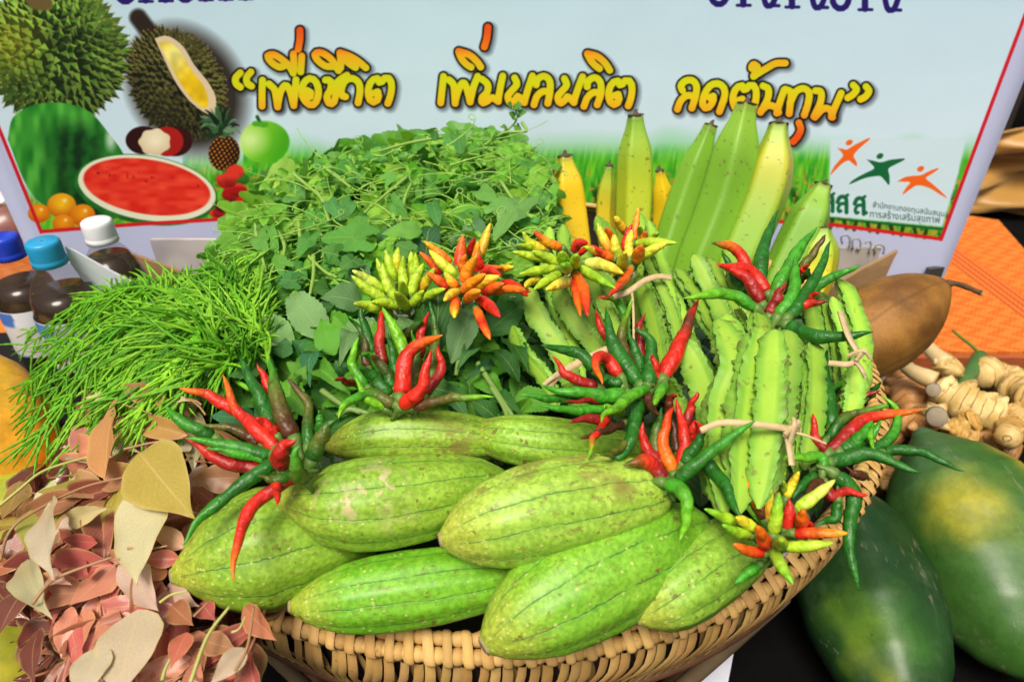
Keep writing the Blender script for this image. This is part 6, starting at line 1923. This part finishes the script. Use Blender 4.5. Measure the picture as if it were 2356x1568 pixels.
    MS = plain('reddish_stem', (.34, .19, .085), .5)
    MG = plain('yellow_green_stem', (.42, .44, .12), .5)
    for pts, r, mt in [([(-20, 700), (90, 610), (220, 510), (440, 440)], .0026, MG), ([(0, 960), (40, 830), (130, 740), (400, 600), (640, 538)], .0024, MS), ([(160, 1180), (230, 1090), (320, 1030), (570, 940)], .0024, MS), ([(620, 402), (760, 370), (925, 345)], .0020, MS),
                       ([(955, 1570), (1040, 1340), (1150, 1190)], .0026, MG), ([(812, 1560), (830, 1500), (852, 1455)], .0022, MG), ([(1180, 1510), (1240, 1390), (1272, 1190)], .0020, MS), ([(1160, 1320), (1200, 1300), (1230, 1240)], .0016, MG), ([(540, 150), (640, 185), (760, 225)], .0018, MS),
                       ([(640, 900), (760, 900), (840, 885)], .0018, MS), ([(970, 1240), (1010, 1200), (1040, 1170)], .0016, MS), ([(800, 1170), (860, 1130), (940, 1112)], .0018, MG), ([(1010, 180), (980, 160), (930, 150)], .0018, MS), ([(1030, 230), (1000, 190), (950, 150)], .0018, MS)]:
        P = smooth_path([L(x, y, .042) for x, y in pts], 26)
        V, F, U, tv = sweep(P, np.linspace(r, r * .7, 26) * .48, 7)
        put('twig', mesh('twig', V, F, U), t, mt)
pink()

# ------------------------------------------------------------------ bottles, card, boxes at the back
def bottle(name, label, cx, cy, z0, capcol, labcol):
    t = thing(name, label, 'bottle', (cx, cy, z0), 'bottles of dark drink behind the feathery greens')
    c = (cx, cy, z0)
    gm = bpy.data.materials.get('clear_plastic')
    if not gm:
        m = NT('clear_plastic')
        m.set(color=(.12, .085, .055), rough=.05, alpha=.22, spec=.8)
        gm = m.mat
        m = NT('dark_drink')
        m.set(color=(.016, .008, .004), rough=.12, spec=.5)
    lm = bpy.data.materials['dark_drink']
    R = .0375
    pr = [(R * .8, 0), (R, .006), (R, .105), (R * .99, .118), (R * .93, .130), (R * .80, .144), (R * .60, .157), (R * .42, .166), (R * .38, .172), (R * .38, .180)]
    V, F, U = lathe(pr, 36, c)
    put('shell', mesh('shell', V, F, U), t, gm)
    top = .150 if capcol[0] > .5 else .134
    pr = [(.001, .002), (R * .92, .004), (R * .955, .02), (R * .955, .105), (R * .95, .118), (R * (.66 if top > .14 else .86), top), (.001, top)]
    V, F, U = lathe(pr, 32, c)
    put('drink', mesh('drink', V, F, U), t, lm)
    m = NT('bottle_label')
    u, v = m.uv()
    n1 = m.step(m.noise(2.2, m.comb(m.math('MULTIPLY', u, 6), m.math('MULTIPLY', v, 1.2), 0.0), 1), .47, .56)
    su = m.math('ABSOLUTE', m.math('SUBTRACT', m.math('FRACT', m.math('MULTIPLY', u, 3.0)), .5))
    n1 = m.math('MAXIMUM', m.math('MULTIPLY', n1, .0), m.math('SUBTRACT', 1.0, m.step(m.math('ADD', su, m.math('MULTIPLY', m.math('SUBTRACT', m.noise(9, m.comb(m.math('MULTIPLY', u, 4), v, 0.0), 2), .5), .25)), .24, .30)))
    n1 = m.math('MAXIMUM', n1, m.step(v, .80, .84))
    cc = m.mix(n1, labcol, (.66, .70, .76))
    band = m.math('MULTIPLY', m.step(m.math('ABSOLUTE', m.math('SUBTRACT', v, .45)), .13, .10), m.step(m.math('ABSOLUTE', m.math('SUBTRACT', u, .75)), .16, .13))
    cc = m.mix(band, cc, (.62, .62, .60))
    m.set(color=cc, rough=.4)
    V, F, U = lathe([(R + .0008, .040), (R + .0010, .042), (R + .0010, .106), (R + .0008, .108)], 36, c)
    put('label', mesh('label', V, F, U), t, m.mat)
    prc = [(.001, .1985), (R * .42, .1985), (R * .46, .197), (R * .475, .193), (R * .475, .178), (R * .47, .1765), (R * .49, .1755), (R * .49, .169), (R * .40, .168)]
    V, F, U = [], [], []
    n = 60
    for r, z in prc:
        for j in range(n):
            a = 2 * math.pi * j / n
            k = 1 + (.035 if j % 2 else -.02) * (r > R * .44)
            V.append((cx + r * k * math.cos(a), cy + r * k * math.sin(a), z0 + z))
    for i in range(len(prc) - 1):
        for j in range(n):
            F.append((i * n + j, i * n + (j + 1) % n, (i + 1) * n + (j + 1) % n, (i + 1) * n + j))
    put('cap', mesh('cap', V, F), t, plain('cap_plastic', capcol, .35, 30, .06, .02))
p = on_y(98, 560, .72)
bottle('drink_bottle', 'dark drink bottle with light blue cap, nearest of the three', p[0], p[1], p[2] - .195, (.02, .30, .56), (.05, .17, .50))
p = on_y(6, 548, .785)
bottle('drink_bottle', 'dark drink bottle with deep blue cap at the left edge', p[0], p[1], p[2] - .195, (.012, .05, .55), (.06, .16, .48))
p = on_y(222, 512, .80)
bottle('drink_bottle', 'dark drink bottle with white cap standing before the banner', p[0], p[1], p[2] - .195, (.80, .83, .84), (.02, .05, .45))
# black crate they stand on
t = thing('black_crate', 'black plastic crate under the drink bottles', 'crate', (-.66, .76, -.36))
MK = plain('black_plastic', (.006, .006, .007), .5)
v, f = box((-.66, .765, -.255), (.44, .21, .21))
put('crate_body', mesh('crate_body', v, f, smooth=False), t, MK)
for k in range(8):
    v, f = box((-.86 + .055 * k, .656, -.255), (.012, .012, .20))
    put('rib', mesh('rib', v, f, smooth=False), t, MK)
v, f = box((-.66, .654, -.150), (.45, .014, .016))
put('lip', mesh('lip', v, f, smooth=False), t, MK)
# white card
pts = [(149, 568), (172, 578), (225, 608), (282, 638), (348, 668), (400, 700), (330, 720), (226, 704), (212, 682), (197, 654), (178, 628), (161, 604)]
A = [on_y(x, y, .735 + .00012 * (x - 150)) for x, y in pts]
v, f = slab(A, (.001, .0015, .0005))
tag(put('white_card', mesh('white_card', v, f, smooth=False), None, plain('white_paper', (.74, .78, .86), .5, 20, .05)), 'curved white card standing between the bottles and feathery greens', 'card')

def cardboard():
    MKB = plain('brown_card', (.27, .165, .075), .8, 60, .25, .2)
    MW = NT('faded_print')
    nz = MW.noise(9, MW.coord(), 2)
    cc = MW.mix(MW.step(nz, .42, .58), (.34, .32, .34), (.50, .47, .46))
    cc = MW.mix(MW.math('MULTIPLY', MW.step(MW.noise(5, MW.coord(), 2), .5, .62), .6), cc, (.52, .46, .36))
    MW.set(color=cc, rough=.7)
    t = thing('cardboard_box', 'long open cardboard box with greyish printed inner side under the banner', 'box', (0, .94, -.34))
    for s, xs, ys in ((-1, (318, 540), .93), (1, (1905, 2062), .90)):
        x0, x1 = on_y(xs[0], 560, ys)[0], on_y(xs[1], 560, ys)[0]
        v, f = box(((x0 + x1) / 2, ys + .035, -.19), (x1 - x0, .006, .30))
        put('panel', mesh('panel', v, f, smooth=False), t, MW.mat)
    v, f = slab([on_y(305, 586, .905), on_y(420, 628, .895), on_y(560, 690, .885), on_y(560, 800, .88), on_y(330, 760, .90)], (0, .005, .001))
    put('flap', mesh('flap', v, f, smooth=False), t, MKB)
    v, f = slab([on_y(1890, 676, .845), on_y(1980, 622, .86), on_y(2066, 578, .875), on_y(2050, 610, .87), on_y(2028, 660, .865), on_y(2000, 760, .86), on_y(1890, 760, .845)], (0, .005, .001))
    put('flap', mesh('flap', v, f, smooth=False), t, MKB)
    # handwriting in grey marker on the paper at the right
    hb = MB()
    for pts in ([(1938, 560), (1936, 545), (1946, 540), (1955, 548), (1954, 568)], [(1962, 572), (1962, 552), (1972, 548), (1980, 556), (1978, 574), (1972, 570)], [(1990, 560), (1998, 554), (2004, 560), (2000, 582)], [(2014, 582), (2014, 566), (2024, 562), (2034, 568), (2032, 584)]):
        P = smooth_path([on_y(x, y, .929) for x, y in pts], 14)
        V, F, U, tv = sweep(P, .0016, 5)
        hb.add(V, F, U)
    put('handwriting', hb.build('handwriting'), t, plain('grey_marker', (.30, .30, .31), .7))
cardboard()

# ------------------------------------------------------------------ orange mat on the low table behind
def mat_table():
    m = NT('orange_weave')
    oc = m.xyz(m.coord())
    y2 = m.math('MULTIPLY', oc[1], 26.0)
    zig = m.math('ABSOLUTE', m.math('SUBTRACT', m.math('FRACT', y2), .5))
    ch = m.math('FRACT', m.math('ADD', m.math('MULTIPLY', oc[0], 22.0), m.math('MULTIPLY', zig, 1.6)))
    fine = m.math('MULTIPLY', m.math('SINE', m.math('MULTIPLY', oc[0], 700.0)), m.math('SINE', m.math('MULTIPLY', oc[1], 500.0)))
    st = m.step(m.math('ABSOLUTE', m.math('SUBTRACT', ch, .5)), .18, .30)
    c = m.mix(st, (.60, .125, .010), (.68, .19, .022))
    band = m.math('FRACT', m.math('MULTIPLY', m.math('ADD', oc[0], m.math('MULTIPLY', oc[1], .05)), 2.6))
    bd = m.math('MULTIPLY', m.step(band, .72, .74), m.step(band, .90, .88))
    stripe = m.step(m.math('FRACT', m.math('MULTIPLY', band, 26.0)), .45, .55)
    c = m.mix(bd, c, m.mix(stripe, (.50, .065, .010), (.66, .17, .02)))
    c = m.mix(m.math('MULTIPLY', m.step(fine, .2, .7), .12), c, (.90, .50, .15))
    m.set(color=c, rough=.6, normal=m.bump(fine, .25, .0008))
    zt = -.285
    p1, p2 = on_z(2205, 492, zt), on_z(2356, 606, zt)
    d = (p2 - p1)
    p3 = p1 + d * ((1.02 - p1[1]) / d[1])
    front = (3.2, 1.02)
    t = thing('orange_mat', 'orange woven mat spread on the low table behind the basket', 'mat', (0, 1.02, -.36))
    xr = p2 + d * .5
    top = [(-1.9, 1.02), (1.30, 1.02), (xr[0], xr[1]), (p1[0] + .08, p1[1] - .04), (p1[0], p1[1]), (p1[0] - .10, p1[1] + .02), (-1.9, p1[1] + .02)]
    v, f = slab([(x, y, zt) for x, y in top], (0, 0, -.02))
    put('weave', mesh('weave', v, f, smooth=False), t, m.mat)
    v, f = box((-.30, 1.010, -.325), (3.2, .012, .074))
    put('front_edge', mesh('front_edge', v, f, smooth=False), t, plain('orange_cloth_edge', (.36, .085, .018), .8, 50, .3))
    v, f = slab([(x * .985, y + .01, zt - .022) for x, y in top], (0, 0, -.05))
    put('board', mesh('board', v, f, smooth=False), t, MB_LEG)
mat_table()

# ------------------------------------------------------------------ farther back
def far_back():
    # golden cloth in folds at the right
    m = NT('golden_satin')
    m.set(color=m.mix(m.noise(6, m.coord(), 2), (.34, .17, .030), (.48, .27, .055)), rough=.42, sheen=.3, spec=.5)
    V, F = [], []
    nx, nz = 40, 50
    for j in range(nz + 1):
        s = j / nz
        for i in range(nx + 1):
            x = 1.12 + 1.3 * i / nx
            z = -.64 + .51 * s + .02 * math.sin(x * 5)
            y = 1.90 - .12 * (1 - s) + .038 * math.sin(s * 19 + x * 3.6 + .9 * math.sin(x * 5)) + .026 * math.sin(s * 41 - x * 5.3 + 1.2 * math.sin(x * 7)) + .010 * math.sin(s * 83 + x * 11) - .05 * s * s
            V.append((x, y, z))
    for j in range(nz):
        for i in range(nx):
            a = j * (nx + 1) + i
            F.append((a, a + 1, a + nx + 2, a + nx + 1))
    o = put('golden_cloth', mesh('golden_cloth', V, F), None, m.mat)
    md = o.modifiers.new('t', 'SOLIDIFY'); md.thickness = .006
    tag(o, 'golden brown cloth hanging in folds behind the orange mat at right', 'cloth')
    v, f = box((1.8, 2.02, -.33), (1.5, .12, .06))
    tag(put('cloth_bench', mesh('cloth_bench', v, f, smooth=False), None, plain('dark_wood', (.035, .02, .012), .7)), 'dark bench carrying the golden cloth', 'bench')
    t = thing('dark_rack', 'dark rack of upright bars behind the golden cloth', 'rack', (1.9, 2.5, -.36))
    MDK = plain('dark_bar', (.030, .022, .014), .6, 12, .4)
    for k in range(10):
        v, f = box((1.35 + .14 * k, 2.5, .15), (.055, .04, 1.05), .1)
        put('bar', mesh('bar', v, f, smooth=False), t, MDK)
    v, f = box((1.95, 2.53, .0), (1.5, .03, .05))
    put('rail', mesh('rail', v, f, smooth=False), t, MDK)
    V, F = [], []
    for j in range(12):
        for i in range(10):
            V.append((1.44 + .13 * i / 9, 2.44 + .02 * math.sin(i * 1.4), -.30 + .75 * j / 11))
    for j in range(11):
        for i in range(9):
            a = j * 10 + i
            F.append((a, a + 1, a + 11, a + 10))
    o = put('pink_cloth', mesh('pink_cloth', V, F), None, plain('dusty_pink', (.45, .12, .12), .8, 8, .4))
    md = o.modifiers.new('t', 'SOLIDIFY'); md.thickness = .005
    tag(o, 'strip of dusty pink cloth hanging on the dark rack', 'cloth')
    v, f = box((0, 4.2, 1.2), (16, .2, 3.2))
    o = put('wall', mesh('wall', v, f, smooth=False), None, plain('dim_wall', (.07, .055, .045), .8, 2, .4))
    tag(o, 'dim brown wall far behind the stall', 'wall')
    # left: lavender board and packets beyond the mat
    t0 = on_y(10, 350, 1.75)
    v, f = box((t0[0] - .12, 1.75, t0[2] - .02), (.62, .03, .16), .05)
    tag(put('lavender_board', mesh('lavender_board', v, f, smooth=False), None, plain('lavender', (.56, .55, .72), .6)), 'pale lavender board seen past the left edge of the banner', 'board')
    v, f = box((t0[0] - .12, 1.80, -.17), (.5, .05, .40))
    tag(put('brown_carton', mesh('brown_carton', v, f, smooth=False), None, plain('carton_brown', (.16, .08, .06), .7, 12, .8)), 'reddish brown carton under the lavender board', 'carton')
    rg = np.random.default_rng(5)
    for k, (x, y, c, nm) in enumerate(((18, 455, (.55, .52, .56), 'white'), (52, 478, (.20, .30, .10), 'green'), (10, 500, (.22, .10, .08), 'dark red'))):
        p = on_z(x, y, -.235)
        prof = [(.0, .0), (.05, .004), (.062, .03), (.05, .06), (.025, .075), (.001, .078)]
        V, F, U = lathe(prof, 14, p - np.array([0, 0, .05]))
        V = V + rg.normal(0, .004, V.shape)
        tag(put('snack_packet', mesh('snack_packet', V, F, U), None, plain('packet_' + nm.replace(' ', '_'), c, .3, 40, .5)), f'blurred {nm} packet at the left on the orange mat', 'packet')
far_back()
